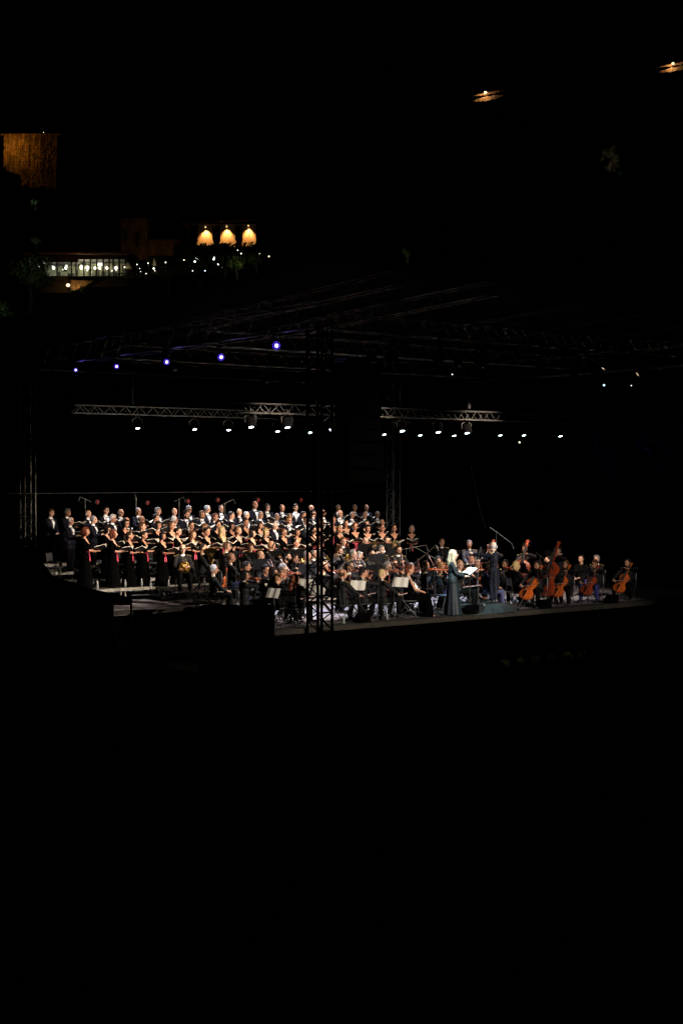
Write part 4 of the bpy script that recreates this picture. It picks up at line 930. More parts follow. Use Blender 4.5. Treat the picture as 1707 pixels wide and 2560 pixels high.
# ------------------------------------------------------------------ hillside town behind
def _stone(c1, c2, sc):
    def fn(t, b, tc):
        vo = N(t, 'TexBrick'); vo.inputs['Scale'].default_value = sc; vo.inputs['Brick Width'].default_value = .8; vo.inputs['Row Height'].default_value = .35; vo.inputs['Mortar Size'].default_value = .03
        vo.inputs[1].default_value = (*c1, 1); vo.inputs[2].default_value = (*c2, 1); vo.inputs[3].default_value = (.03,.02,.015,1)
        sx = N(t, 'SeparateXYZ'); t.links.new(tc.outputs['Object'], sx.inputs[0]); cb = N(t, 'CombineXYZ'); t.links.new(sx.outputs[0], cb.inputs[0]); t.links.new(sx.outputs[2], cb.inputs[1])
        t.links.new(cb.outputs[0], vo.inputs['Vector'])
        no = N(t, 'TexNoise'); no.inputs['Scale'].default_value = .9; no.inputs['Detail'].default_value = 10; no.inputs['Roughness'].default_value = .75; mp = N(t, 'Mapping'); mp.inputs['Scale'].default_value = (1.8,1,.55); t.links.new(tc.outputs['Object'], mp.inputs[0]); t.links.new(mp.outputs[0], no.inputs['Vector'])
        mr = N(t, 'MapRange'); mr.inputs[1].default_value = .35; mr.inputs[2].default_value = .65; mr.inputs[3].default_value = .12; mr.inputs[4].default_value = 1.5; t.links.new(no.outputs[0], mr.inputs[0])
        mx = N(t, 'Mix', data_type='RGBA', blend_type='MULTIPLY'); mx.inputs[0].default_value = 1; t.links.new(vo.outputs[0], mx.inputs[6]); t.links.new(mr.outputs[0], mx.inputs[7]); t.links.new(mx.outputs[2], b.inputs['Base Color'])
        bp = N(t, 'Bump'); bp.inputs['Strength'].default_value = .8; bp.inputs['Distance'].default_value = .15; t.links.new(no.outputs[0], bp.inputs['Height']); t.links.new(bp.outputs[0], b.inputs['Normal'])
    return fn
STONE = node_mat('rough_castle_stone', _stone((.34,.25,.14), (.20,.15,.085), 1.3), .9)
STONEH = node_mat('house_stone', _stone((.34,.27,.19), (.26,.20,.13), 1.6), .9)
PLAST = mat('pale_render', (.52,.42,.30), .85, noise=.2, nscale=2, bump=.2)
ROOFT = mat('clay_roof_tiles', (.16,.07,.04), .85, noise=.4, nscale=3)
DARKW = mat('dark_window_frame', (.015,.014,.013), .6, noise=.2)
LEAF = mat('green_leaves', (.06,.10,.025), .6, noise=.5, nscale=2)
BARK = mat('tree_bark', (.05,.035,.025), .9, noise=.4, nscale=6)
def point(P, pw, col, parent=None, r=.1, spot=None, aim=None):
    l = bpy.data.lights.new('lamp_light', 'SPOT' if spot else 'POINT'); l.energy = pw; l.color = col; l.shadow_soft_size = r
    o = bpy.data.objects.new('light', l); COL.objects.link(o)
    if spot: l.spot_size = R(spot); l.spot_blend = .8; o.rotation_euler = (V(aim)-V(P)).to_track_quat('-Z', 'Y').to_euler()
    o.location = V(P)
    if parent: o.parent = parent; o.location = V(P) - parent.location
    return o
# castle wall: a thick stone rampart lit orange from below left
Y = 235
def bxpx(x0, x1, y0, y1, Y, dp, b, org, off=0):
    A = at_y(x0, y1, Y) - org; B = at_y(x1, y0, Y) - org; b.box(((A.x+B.x)/2, dp/2+off, (A.z+B.z)/2), (B.x-A.x, dp, B.z-A.z))
O1 = at_y(100, 470, Y); e = empty('castle_wall', T(O1), 'old stone castle rampart glowing orange on the hill at the top left', 'castle wall')
RW = random.Random(2); RN = [RW.uniform(-1,1)*.7 for _ in range(40)]; b = MB(); g = []; nx, nz = 90, 40
for i in range(nx+1):
    for k in range(nz+1):
        x = 12 + 132*i/nx; top = 334 + 1.2*sin(i*.35) + .03*(x-10); y = 475 + (top-475)*k/nz; p = at_y(x, y, Y) - O1
        bulge = -.5*RN[i//4]
        g.append(p + V((RW.uniform(-.05,.05), bulge*.3 - .9*(1-k/nz) + RW.uniform(-.10,.10), RW.uniform(-.05,.05) if k < nz else 0)))
b.add(g + [p+V((0,8,0)) for p in g], [(i*(nz+1)+k, (i+1)*(nz+1)+k, (i+1)*(nz+1)+k+1, i*(nz+1)+k+1) for i in range(nx) for k in range(nz)] + [((nz+1)*i+nz, (nz+1)*(i+1)+nz, (nz+1)*(i+1)+nz+len(g), (nz+1)*i+nz+len(g)) for i in range(nx)] + [(k, k+1, k+1+len(g), k+len(g)) for k in range(nz)])
b.build('wall', STONE, e)
b = MB(); bxpx(-60, 150, 330, 334.5, Y-1.0, 9, b, O1); b.build('coping', STONE, e, False)
point(at_y(26, 352, Y-3.0), 300, (1,.38,.045), e, .3)
def house(name, x0, x1, y0, y1, Y, dp, label, m, wins=(), roof=6, cat='house', rot=0):
    O = at_y((x0+x1)/2, y1, Y); e = empty(name, T(O) @ RZ(rot), label, cat)
    b = MB(); bxpx(x0, x1, y0, y1, Y, dp, b, O); b.build('wall', m, e, False)
    A = at_y(x0-4, y0, Y)-O; B = at_y(x1+4, y0-roof, Y)-O; b = MB()
    b.add([V((A.x,-.5,A.z+.01)), V((B.x,-.5,A.z+.01)), V((B.x,dp+.5,A.z+.01)), V((A.x,dp+.5,A.z+.01)), V((A.x,dp/2,B.z)), V((B.x,dp/2,B.z))], [(0,1,2,3),(0,1,5,4),(3,2,5,4),(0,4,3),(1,2,5)]); b.build('roof', ROOFT, e, False)
    for (a, c, p, q) in wins:
        b = MB(); bxpx(a, c, p, q, Y, .2, b, O, -.12); b.build('window', DARKW, e, False)
    return e, O
# dim stone house and low wall
e, O = house('stone_house', 303, 368, 546, 650, 205, 10, 'dim two-storey stone house between the restaurant and the lit loggia', STONEH, ((311,319,574,606),(338,348,580,618)))
point(at_y(356, 640, 200), 22, (1,.42,.08), e, .3); point(at_y(345, 575, 200), 9, (1,.42,.08), e, .3)
e, O = house('low_annex', 369, 452, 600, 640, 206, 6, 'low dim stone annex right of the stone house', STONEH, (), 2)
point(at_y(410, 618, 203), 7, (1,.42,.08), e, .2)
# loggia wall with three downlights
O = at_y(555, 600, 200); e = empty('lit_loggia', T(O), 'long low house with three pools of orange light between dark doorways', 'house')
b = MB(); bxpx(468, 640, 560, 620, 200, 6, b, O); b.build('wall', PLAST, e, False)
b = MB(); A = at_y(455, 562, 200)-O; B = at_y(650, 553, 200)-O; b.add([V((A.x,-1.2,A.z)), V((B.x,-1.2,B.z)), V((B.x,7,B.z+.6)), V((A.x,7,A.z+.6)), V((A.x,-1.2,A.z+.25)), V((B.x,-1.2,B.z+.25)), V((B.x,7,B.z+.9)), V((A.x,7,A.z+.9))], [(0,1,2,3),(7,6,5,4),(0,4,5,1),(1,5,6,2),(2,6,7,3),(3,7,4,0)]); b.build('roof', ROOFT, e, False)
for (x0, x1) in ((480,492),(535,549),(592,604)):
    b = MB(); bxpx(x0, x1, 566, 600, 200, .3, b, O, -.14); b.build('door', DARKW, e, False)
    b = MB(); bxpx(x0-3, x0, 566, 602, 200, .5, b, O, -.5); b.build('post', DARKW, e, False); b = MB(); bxpx(x1, x1+3, 564, 602, 200, .5, b, O, -.5); b.build('post', DARKW, e, False)
for i, x in enumerate((514, 567, 621)):
    P = at_y(x, 569-i*1.6, 199.0); b = MB(); b.lathe([(.04,.2),(.09,.1),(.10,0),(.08,-.02)], P-O, 10); b.build('downlight', emis('orange_lamp', (1,.62,.28), 1.6), e)
    point(P+V((0,.62,.12)), 1100, (1,.46,.13), e, .05, 92, P+V((0,.80,-2)))
# restaurant with a long glazed front
O = at_y(190, 692, 190); e = empty('restaurant', T(O), 'dark low restaurant with a long row of lit windows above the slope', 'restaurant')
b = MB(); bxpx(74, 322, 690, 716, 190, 4, b, O); bxpx(74, 196, 640, 655, 190, 4, b, O); bxpx(196, 322, 636, 648, 190, 4, b, O, .01); bxpx(70, 76, 640, 700, 190, 4, b, O, .02); bxpx(318, 324, 640, 700, 190, 4, b, O, .03); b.build('wall', mat('dark_render', (.05,.045,.04), .9, noise=.3), e, False)
b = MB(); bxpx(76, 318, 640, 700, 190, .3, b, O, 3.6); b.build('back_wall', mat('cream_interior_wall', (.45,.44,.30), .8, noise=.35, nscale=.8), e, False)
b = MB(); bxpx(60, 335, 632, 637, 190, 6, b, O, -.8); b.build('roof', ROOFT, e, False)
xs_ = [76,92,107,113,127,142,147,160,178,186,195,209,212,225,228,241,244,258,261,272,276,286,290,300,306,312,318]
for x in (109,144,180,191,211,227,243,259,274,284,299,315):
    b = MB(); bxpx(x-1.6, x+1.6, 648, 692, 190, .25, b, O, -.1); b.build('mullion', DARKW, e, False)
gl = mat('window_glass', (.6,.62,.6), .05); gl.node_tree.nodes['Principled BSDF'].inputs['Transmission Weight'].default_value = 1; gl.node_tree.nodes['Principled BSDF'].inputs['IOR'].default_value = 1.02
DKI = mat('dark_interior_panel', (.035,.03,.022), .8, noise=.3)
for a, c, p_, q_ in ((84,94,655,690),(136,142,672,690),(147,158,655,672),(160,178,676,690),(182,187,655,690),(213,216,655,690),(230,241,662,690),(245,257,671,690),(262,267,655,690),(268,272,674,690),(275,283,655,690),(299,304,655,690),(309,318,655,690)):
    b = MB(); bxpx(a, c, p_, q_, 190, .12, b, O, 2.6); b.build('dimming_panel', DKI, e, False)  # dark panels added to make parts of the window row dimmer
for a, c in ((76,107),(111,142),(146,178),(193,209.5),(213,225.5),(229,241.5),(245,257.5),(261,272.5),(286,297.5)):
    b = MB(); bxpx(a+.5, c-.5, 655, 690, 190, .03, b, O, .1); b.build('window_pane', gl, e, False)
for i, (x, y, r) in enumerate(((97,667,4),(132,666,4),(167,665,4),(158,674,2.5),(204,666,5),(219,668,5.5),(219,676,3),(250,661,0),(228.5,680,2),(291,668,4),(291,675,3),(281,677,2.3))):
    P = at_y(x, y, 192.5)-O; b = MB(); r *= .85
    if r: b.ell(P, (r/18.7,)*3, 12, 8)
    else: b.box(P, (.8,.4,.45), None, .1)
    b.build('ceiling_lamp', emis('shop_lamp', (1,.98,.78), 1.5), e)
for x, pw in ((100,35),(135,22),(165,14),(204,60),(220,55),(238,12),(250,22),(268,9),(291,18)):
    point(at_y(x, 670, 191.0), pw*2.0, (1,.96,.66) if x > 190 else (.86,.95,.78), e, .15)
# terrace: balustrade, globe lamps, parasols, shrubs
O = at_y(470, 688, 186); e = empty('balustrade', T(O), 'dark slatted balustrade along the restaurant terrace', 'railing')
b = MB(); A = at_y(290, 684, 186)-O; B = at_y(645, 660, 186)-O; b.tube(A, B, .06); A2 = at_y(290, 697, 186)-O; B2 = at_y(645, 673, 186)-O; b.tube(A2, B2, .06); b.build('rail', DARKW, e)
b = MB()
for i in range(85): t = (i+.5)/85; b.tube(A2.lerp(B2, t), A.lerp(B, t), .05, n=5)
b.build('baluster', DARKW, e)
TL = [(343,661,1.6,0),(350,671,1.2,0),(371,658,1.8,0),(352,679,1,0),(385,671,3,1),(388,677,1.4,0),(414.5,656,2,0),(366,684,1.4,0),(460.5,650,2,2),(487.5,654,3.2,1),(534.5,648,3.2,1),(536,643,1.4,0),(546,660.5,2.8,1),(556,668,1.4,0),(482,677,1.6,0),(513,677,2,3),(594.5,625.5,1.4,0),(603,634,1.8,0),(592.5,643,3,1),(649,634,1,0),(672.5,641,2.2,2),(110,331,1,0),(312,668,2.2,0),(490,645,.8,0),(494,647,.8,0)]
CL = {0: (1,.93,.70), 1: (.80,1,.82), 2: (1,.68,.40), 3: (.65,.75,1)}
for i, (x, y, r, c) in enumerate(TL):
    Yl = 184 if y > 600 else Y-2
    P = at_y(x, y, Yl); rr = r/19*.72; e = empty('terrace_lamp', T(P), 'small glowing %s lamp %s' % (('warm white','pale green-white','orange','bluish white')[c], 'on the castle rampart edge' if y < 600 else 'on the terrace, %s from the left' % nm(sorted(t[0] for t in TL if t[1] > 600).index(x))), 'lamp', 'globe lamps on the terrace')
    b = MB(); b.ell((0,0,0), (rr*1.0,)*3, 12, 8); b.build('globe', emis('globe_%d' % c, CL[c], 3.5), e)
    b = MB(); b.tube((0,.02,-rr), (0,.02,-max(1.2, rr*3)), .03); b.build('post', DARKW, e)
for i, (x, y0, y1, lab) in enumerate(((320,656,676,'folded cream parasol nearest the restaurant'),(386,645,670,'folded cream parasol standing above a bright lamp'))):
    P = at_y(x, y1+8, 185); A = at_y(x, y0, 185)-P; e = empty('parasol', T(P), lab, 'parasol'); s = A.z; wd = .55 if i == 0 else .30
    b = MB(); prof = [(.05,s),(wd*.45,s*.85),(wd*.8,s*.6),(wd,s*.42),(wd*.5,s*.40)]; b.lathe(prof, (0,0,0), 14); b.build('folded_canopy', mat('cream_canvas', (.62,.55,.38), .8, noise=.2), e); b = MB(); b.tube((0,0,-1), (0,0,s+.1), .04); b.build('pole', DARKW, e)
    point(at_y(x-3, y1-6, 183.5), 9, (1,.9,.55), e, .1)
def foliage(b, c, r, nl, size, rnd):
    for _ in range(nl):
        d = V((rnd.gauss(0,1), rnd.gauss(0,1), rnd.gauss(0,1))).normalized()*(rnd.random()**.4); p = V(c) + V((d.x*r[0], d.y*r[1], d.z*r[2]))
        a = V((rnd.uniform(-1,1), rnd.uniform(-1,1), rnd.uniform(-1,1))).normalized(); q = a.orthogonal().normalized(); s = size*rnd.uniform(.6,1.3)
        b.add([p-a*s, p+q*s*.45, p+a*s, p-q*s*.45], [(0,1,2,3)])
def tree(x, y, Yd, r, label, nl=900, light=None, size=.35, name='tree', col=(1,.9,.5), trunk=True, seed=1, grp='trees on the hillside'):
    P = at_y(x, y, Yd); rnd = random.Random(seed); e = empty(name, T(P.x, P.y, P.z-r*1.0), label, 'tree' if name == 'tree' else 'shrub', grp if name == 'tree' else 'shrubs on the terrace')
    b = MB()
    for i in range(9): c = V((rnd.uniform(-.6,.6)*r, rnd.uniform(-.5,.5)*r, r+rnd.uniform(-.45,.45)*r)); foliage(b, c, (r*.45,r*.45,r*.36), nl//9, size, rnd)
    b.build('crown', LEAF, e, False)
    b = MB(); b.path([(0,0,-r*.9), (.1*r,0,-.2*r), (0,0,r*.6), (.1*r,.1*r,r*1.3)], [r*.10,r*.08,r*.05,r*.01], 8)
    for i in range(5): a = i*1.3; b.path([(0,0,r*.3), (cos(a)*r*.3,sin(a)*r*.3,r*.8), (cos(a)*r*.6,sin(a)*r*.6,r*1.2)], [r*.04,r*.03,r*.008], 6)
    b.build('trunk', BARK, e)
    if light: point(at_y(light[0], light[1], Yd-r-light[3]), light[2], col, e, .2, *((70, P) if col[2] == 1 and col[0] < .1 else ()))
    return e
tree(72, 672, 178, 3.0, 'leafy tree partly hiding the left end of the lit restaurant windows', 1500, (88,690,30,.6), .22, col=(.85,1,.8), seed=2)
tree(590, 655, 183, 1.6, 'rounded green shrub lit up at the right end of the terrace', 1800, (600,662,26,.3), .16, 'terrace_shrub', (1,1,.6), seed=3)
tree(562, 655, 183, 1.1, 'smaller green shrub beside the lit terrace shrub', 1000, None, .14, 'terrace_shrub', seed=4)
tree(640, 646, 184, 1.2, 'dim shrub at the far right of the terrace', 800, (648,652,3,.3), .14, 'terrace_shrub', seed=5)
tree(1018, 631, 150, .62, 'small bright green bush alone on the dark hillside', 500, (1010,640,7,.2), .10, 'terrace_shrub', (.8,1,.5), seed=6)
tree(500, 668, 188, 3.6, 'dark bushy tree below the lit loggia, its right-hand neighbour taller', 1500, None, .3, seed=7)
tree(600, 656, 188, 3.0, 'dark bushy tree below the right end of the lit loggia', 1500, None, .3, seed=8)
tree(420, 672, 188, 2.4, 'dark bushy tree in front of the low stone annex', 1200, None, .3, seed=9)
tree(12, 775, 120, 1.1, 'small leafy tree catching a cold light at the left picture edge', 500, (8,770,3,.1), .12, col=(.75,1,.9), seed=10)
tree(0, 1365, 60, .7, 'small green tree dimly lit at the left edge beside the stage', 400, (3,1362,1.0,.1), .09, col=(.75,1,.85), seed=12)
tree(90, 600, 182, .9, 'small tree lit by a cold lamp above the restaurant', 140, (90,600,5,.1), .12, col=(.8,.95,1), seed=13)
tree(89, 505, 200, .7, 'tiny leafy tree lit cold white on the slope below the rampart', 60, (88,506,9,.1), .2, col=(.8,.95,1), seed=14)
tree(20, 440, 215, 2.6, 'black leafy tree rising before the lower left of the castle rampart', 2600, None, .35, seed=31)
tree(62, 492, 215, 2.6, 'black leafy tree before the middle foot of the castle rampart', 2600, None, .35, seed=32)
tree(125, 505, 215, 2.8, 'black leafy tree before the right foot of the castle rampart', 2600, None, .35, seed=33)
tree(185, 500, 215, 3.0, 'black leafy tree right of the lit part of the castle rampart', 2600, None, .35, seed=34)
O = at_y(555, 602, 192); e = empty('clipped_hedge', T(O), 'dark jagged hedge in front of the lit loggia', 'hedge'); b = MB(); rnd = random.Random(8)
for i in range(60): x = 440+215*i/59; P = at_y(x, 613+rnd.uniform(-3,5), 192)-O; foliage(b, P+V((0,0,-.8)), (.35,.5,1.1), 60, .25, rnd)
for i in range(30): x = 440+215*i/29; P = at_y(x, 626, 192)-O; b.box(P+V((0,.3,-.4)), (.5,.5,1.6))
b.build('foliage', LEAF, e, False)
tree(212, 723, 186.5, .75, 'dark shrub under the orange lit wall below the restaurant', 420, None, .13, 'terrace_shrub', seed=41)
tree(186, 733, 186.0, .7, 'dark shrub touching the foot of the orange lit wall', 420, None, .13, 'terrace_shrub', seed=42)
# trees right of the stage touched by blue light
tree(1530, 1100, 75, 3.4, 'dark tree right of the stage touched by dark blue light, left of two', 700, (1500,1120,22,.8), .18, col=(.05,.08,1), seed=15)
tree(1645, 1095, 78, 3.4, 'dark tree right of the stage touched by dark blue light, right of two', 700, (1618,1115,22,.8), .18, col=(.05,.08,1), seed=16)
# street lamps and lit walls
def street(x, y, Y, label, pw, wl, seed, tilt=-.18):
    P = at_y(x, y, Y); e = empty('street_lamp', T(P.x, P.y, P.z), label, 'street lamp', 'street lamps high on the hill'); b = MB(); b.ell((0,0,0), (.24,.24,.22), 12, 8); b.build('lamp_head', emis('sodium_lamp', (1,.66,.32), 5), e)
    b = MB(); b.path([(0,0,-5), (0,0,.2), (0,-.1,.35)], .07, 6); b.build('pole', DARKW, e)
    w_ = empty('garden_wall', T(P+V((wl*.12,1.7,-.45))), 'stone garden wall glowing orange behind the %s' % label, 'wall', 'lit stone walls on the hill')
    for dz, th in ((-.25,.9),(.75,.5)):
        b = MB(); g = []
        for i in range(25): xx = -wl/2+wl*i/24; zz = dz - tilt*xx*1.0 + .06*sin(i*1.7+seed); tpr = min(1, 1.15*sin(pi*(i+1)/26))*(.75+.35*sin(i*2.7+seed*3)**2); g += [V((xx,.05*sin(i*2.1),zz-th/2*tpr)), V((xx,.05*sin(i*2.1),zz+th/2*tpr))]
        k = len(g); b.add(g+[p+V((0,.5,0)) for p in g], [(2*i,2*i+2,2*i+3,2*i+1) for i in range(24)]+[(2*i+1,2*i+3,k+2*i+3,k+2*i+1) for i in range(24)]); b.build('wall_face', STONEH, w_, False)
    point(P+V((0,1.0,-.2)), pw*1.6, (1,.50,.2), e, .15)
street(1213, 231, 280, 'street lamp high on the hill, right of centre', 110, 6.0, 1)
street(1681, 158.5, 300, 'street lamp at the top right corner', 130, 7.0, 4)
# orange lamp under the restaurant with a lit wall corner
P = at_y(171, 713, 186); e = empty('street_lamp', T(P), 'orange lamp glowing just below the restaurant', 'street lamp', 'street lamps high on the hill'); b = MB(); b.ell((0,0,0), (.25,.25,.20), 12, 8); b.build('lamp_head', emis('orange_globe', (1,.66,.34), 3.5), e); b = MB(); b.tube((0,.05,0), (0,.05,-3), .05); b.build('pole', DARKW, e)
O = at_y(200, 722, 189); e = empty('retaining_wall', T(O), 'rough wall under the restaurant lit orange beside the lamp', 'wall')
A, B = [at_y(x, y, 189)-O for x, y in ((179,700),(236,703))]; C_, D_ = [at_y(x, y, 189)-O for x, y in ((214,716),(179,730))]; b = MB(); b.slab([A, B, C_, D_], .6); b.build('wall_face', STONEH, e, False)
b = MB(); bxpx(100, 179, 702, 730, 189, .6, b, O, .8); b.build('side_wall', mat('dark_render'), e, False)
point(at_y(184, 720, 187.6), 75, (1,.5,.14), e, .1); point(at_y(171, 713, 186)+V((0,1.0,0)), 5, (1,.5,.14), e, .1)
# rocky outcrop faintly lit, top right; small blue-lit bush under it
O = at_y(1520, 395, 260); e = empty('rock_outcrop', T(O), 'pale rock outcrop dimly lit on the dark slope at the upper right', 'rock'); rnd = random.Random(5); b = MB()
for i in range(14): b.ell((rnd.uniform(-1.2,1.4), rnd.uniform(-.3,.8), rnd.uniform(-2,1.6)+.0), (rnd.uniform(.3,.8), .5, rnd.uniform(.4,1.1)), 8, 6, Matrix.Rotation(.4, 3, 'Y'), jit(.25))
b.build('rock', mat('limestone', (.3,.27,.2), .95, noise=.5, nscale=1.2, bump=.6), e); point(O+V((-1.0,-3.5,-2.2)), 7, (1,.85,.5), e, .2)
tree(1549, 433, 255, .55, 'tiny bush lit blue under the rock outcrop', 160, (1549,436,9,.1), .2, 'terrace_shrub', (.05,.22,1), seed=22)
tree(1600, 300, 262, 5.5, 'wide scrubby tree barely lit above the rock outcrop', 1400, (1530,395,16,1.5), .3, col=(1,.9,.55), seed=23)
# planting along the front of the stage
for i, (x, y, s) in enumerate(((1262,1659,.9),(1300,1652,.7),(1338,1648,.9),(1377,1645,1.1),(1417,1641,1.1),(1456,1637,1.0),(1497,1633,1.4),(1541,1628,1.2))):
    P = at_y(x, y, 34.0+ (x-1262)*.0075); rnd = random.Random(i); e = empty('potted_shrub', T(P.x, P.y, 0), 'low green potted shrub in the dark before the stage, %s from the left' % nm(i), 'shrub', 'potted shrubs before the stage')
    hz = P.z; b = MB(); foliage(b, (0,0,hz), (.13*s,.12,.10*s), 90, .05, rnd); b.build('foliage', LEAF, e, False)
    b = MB(); b.lathe([(.10,0),(.15,max(hz-.1,.15)),(.14,max(hz-.1,.15))], (0,0,0), 12); b.build('pot', BLACKM, e)
    if i in (1,2,5): point((P.x-.3, P.y-.5, hz+.45), .40, (.95,1,.45), e, .05)
# ------------------------------------------------------------------ the choir
HAIRN = {'short':'short hair','crop':'cropped hair','fringe':'bald head','white_short':'thin hair','bob':'bobbed hair','long':'long hair','updo':'pinned-up hair','curly':'curly hair','ponytail':'ponytail','side':'side-parted hair','wavy':'wavy hair','none':'bald head'}
COLN = dict(fair='fair',dark='dark',black='black',brown='brown',lbrown='light brown',auburn='red-brown',blonde='blonde',grey='grey',white='white',dgrey='dark grey')
CU, CVv = 6.1, .5                         # where the conductor stands, stage coordinates
def solve_row(x, y, row, H0):
    v, z = ZROW[row]; p = at_v(x, y, v); H = p.z - ZS - z; k = H/H0; kk = min(1.07, max(.90, k))
    dv = 0
    if k != kk:                            # slide up or down stage a little when the height does not fit
        best = None
        for i in range(-45, 46):
            vv = v + i*.01; q = at_v(x, y, vv); k2 = (q.z-ZS-z)/H0; er = abs(k2-kk)
            if best is None or er < best[0]: best = (er, vv, q, k2)
        p = best[2]; kk = min(1.07, max(.90, best[3])) if best[0] < .02 else kk
    u, vv, _ = toL(p); return u, vv, z, kk
def face_conductor(u, v, j=0): return atan2(CVv - v, CU - u) - pi/2 + j
rnd = random.Random(4)
MEN1 = [(128,1273,'short','brown',0),(169,1272,'short','grey',0),(221,1276,'fringe','white',0),(265,1267,'short','black',1),(302,1273,'fringe','grey',1),(346,1270,'crop','dgrey',0),(395,1269,'short','dgrey',0),(436,1271,'fringe','dgrey',0),(472,1265,'short','grey',1),(518,1264,'white_short','grey',0),(553,1264,'crop','dgrey',0),(598,1273,'fringe','dgrey',0),(637,1253,'none','dark',0),(668,1260,'bob','dark',1),(705,1262,'crop','brown',0),(739,1261,'short','dark',0),(778,1263,'fringe','brown',0),(845,1262,'white_short','grey',0),(886,1262,'white_short','white',0),(915,1262,'fringe','dark',0)]
MEN2 = [(177,1294,'white_short','white',0),(234,1290,'white_short','grey',0),(282,1287,'short','white',0),(316,1294,'fringe','white',0),(354,1290,'fringe','brown',1),(390,1286,'short','dark',0),(436,1295,'white_short','white',1),(466,1278,'curly','black',0),(505,1277,'bob','brown',0),(538,1284,'side','auburn',0),(578,1280,'short','dark',0),(616,1280,'white_short','white',0),(651,1279,'short','grey',1),(692,1284,'crop','grey',0),(724,1284,'short','brown',0),(758,1279,'short','dark',0),(782,1275,'wavy','dark',1),(808,1275,'fringe','auburn',0),(850,1276,'fringe','white',0),(880,1280,'white_short','grey',0),(912,1280,'fringe','dgrey',0),(943,1279,'short','white',1)]
MEN3 = [(722,1292,'short','lbrown',0),(765,1292,'short','black',0),(687,1307,'fringe','grey',1)]
beards = {(466,1278):'beard',(505,1277):'beard',(553,1264):'beard',(705,1262):'goatee'}
def holdfolder(M, j, sd, tilt=.62, dz=0, k=0):
    c = (j['QR']+j['QL'])/2 + V((0,.06,.03+dz))
    folder(M @ T(c+V((0,-.03,-.02))) @ RZ(k) @ RX(tilt), 'open black music folder held by the %s' % sd, 'music folders held by the choir')
def chorister(x, y, row, rowname, i, hair, hc, gl, fem, key=None, scale=None):
    H0 = 1.70 if fem else 1.765
    u, v, z, k = solve_row(x, y, row, H0)
    M = smat(u, v, z, face_conductor(u, v, rnd.uniform(-.22,.22))) @ Matrix.Scale(k, 4)
    key = key or ((('folder_w','folder_w2','folder_w3') if fem else ('folder_m','folder_m2','folder_m3'))[int(rnd.random()*2.99)])
    who = 'choir %s with %s%s%s' % ('woman' if fem else 'man', '' if hair == 'none' else COLN[hc]+' ' if hair not in ('fringe',) else '', HAIRN[hair], ' and glasses' if gl else '')
    sd = 'choir %s, %s from left, %s' % ('woman' if fem else 'man', nm(i), rowname)
    person(key, M, '%s, %s from left, %s' % (who, nm(i), rowname), ('choir women in black V-neck dresses' if fem else 'choir men in dinner jackets'), hair, hc, 'choir_dress' if fem else ('tuxw' if x in (739, 265, 850) else 'tux'), beards.get((x, y)), bool(gl), 'open_mouth' if rnd.random() < .4 else 'mouth')
    if key.startswith('folder'):
        holdfolder(M, BODY(key)[1], sd, .22 + rnd.uniform(-.12,.22), 0, rnd.uniform(-.15,.15))
    return M
for i, (x, y, h, c, g) in enumerate(MEN1): chorister(x, y, 'm1', 'back row', i, h, c, g, 0, 'hands_low' if x in (128, 302, 739, 637) else None)
for i, (x, y, h, c, g) in enumerate(MEN2): chorister(x, y, 'm2', 'second row of men', i, h, c, g, 0)
for i, (x, y, h, c, g) in enumerate(sorted(MEN3)): chorister(x, y, 'w2', 'step among the women', i, h, c, g, 0, 'hands_low' if x == 765 else None)
WOM2 = [(268,1320,'bob','dark',0),(314,1304,'bob','black',0),(356,1312,'short','brown',0),(395,1309,'bob','dark',0),(430,1311,'updo','brown',1),(478,1310,'updo','dark',0),(511,1314,'bob','lbrown',0),(545,1308,'updo','dark',0),(579,1311,'bob','black',0),(614,1302,'updo','dark',0),(650,1309,'bob','dark',0),(803,1303,'bob','brown',0),(832,1297,'updo','auburn',0),(865,1305,'updo','dark',0),(917,1305,'short','dark',0),(955,1303,'crop','dgrey',0)]
WOM1 = [(213,1324,'bob','auburn',0),(283,1330,'bob','auburn',0),(324,1335,'ponytail','dark',0),(360,1334,'updo','dark',0),(406,1336,'bob','black',0),(445,1325,'updo','dark',0),(482,1332,'wavy','brown',0),(517,1325,'updo','dark',0),(555,1322,'long','blonde',0),(596,1323,'updo','lbrown',0),(630,1331,'bob','dark',0),(665,1327,'bob','blonde',0),(709,1333,'updo','brown',1),(743,1329,'bob','dark',0),(785,1323,'updo','dark',1),(849,1320,'updo','lbrown',0),(887,1312,'updo','auburn',0),(919,1317,'bob','black',0),(955,1316,'updo','black',0),(985,1317,'updo','dark',0),(1029,1318,'bob','grey',0)]
for i, (x, y, h, c, g) in enumerate(WOM2): chorister(x, y, 'w2', 'second row of women', i, h, c, g, 1)
for i, (x, y, h, c, g) in enumerate(WOM1):
    M = chorister(x, y, 'w1', 'front row of women', i, h, c, g, 1)
    if i < 9:
        u, v, z = toL(M.translation); vv = 10.30 - (10.30-9.62 if 0 else 0)
        bottle(smat(u+.28, 9.28, .401), 'clear water bottle on the front choir step, %s from the left' % nm(i), 'water bottles on the floor')
for i in range(8):
    chair(smat(-2.0+1.1*i, 10.28, .561, -2.45), 'dark chair behind the front row of choir women, %s from the left' % nm(i), 'black chairs of the orchestra and choir')
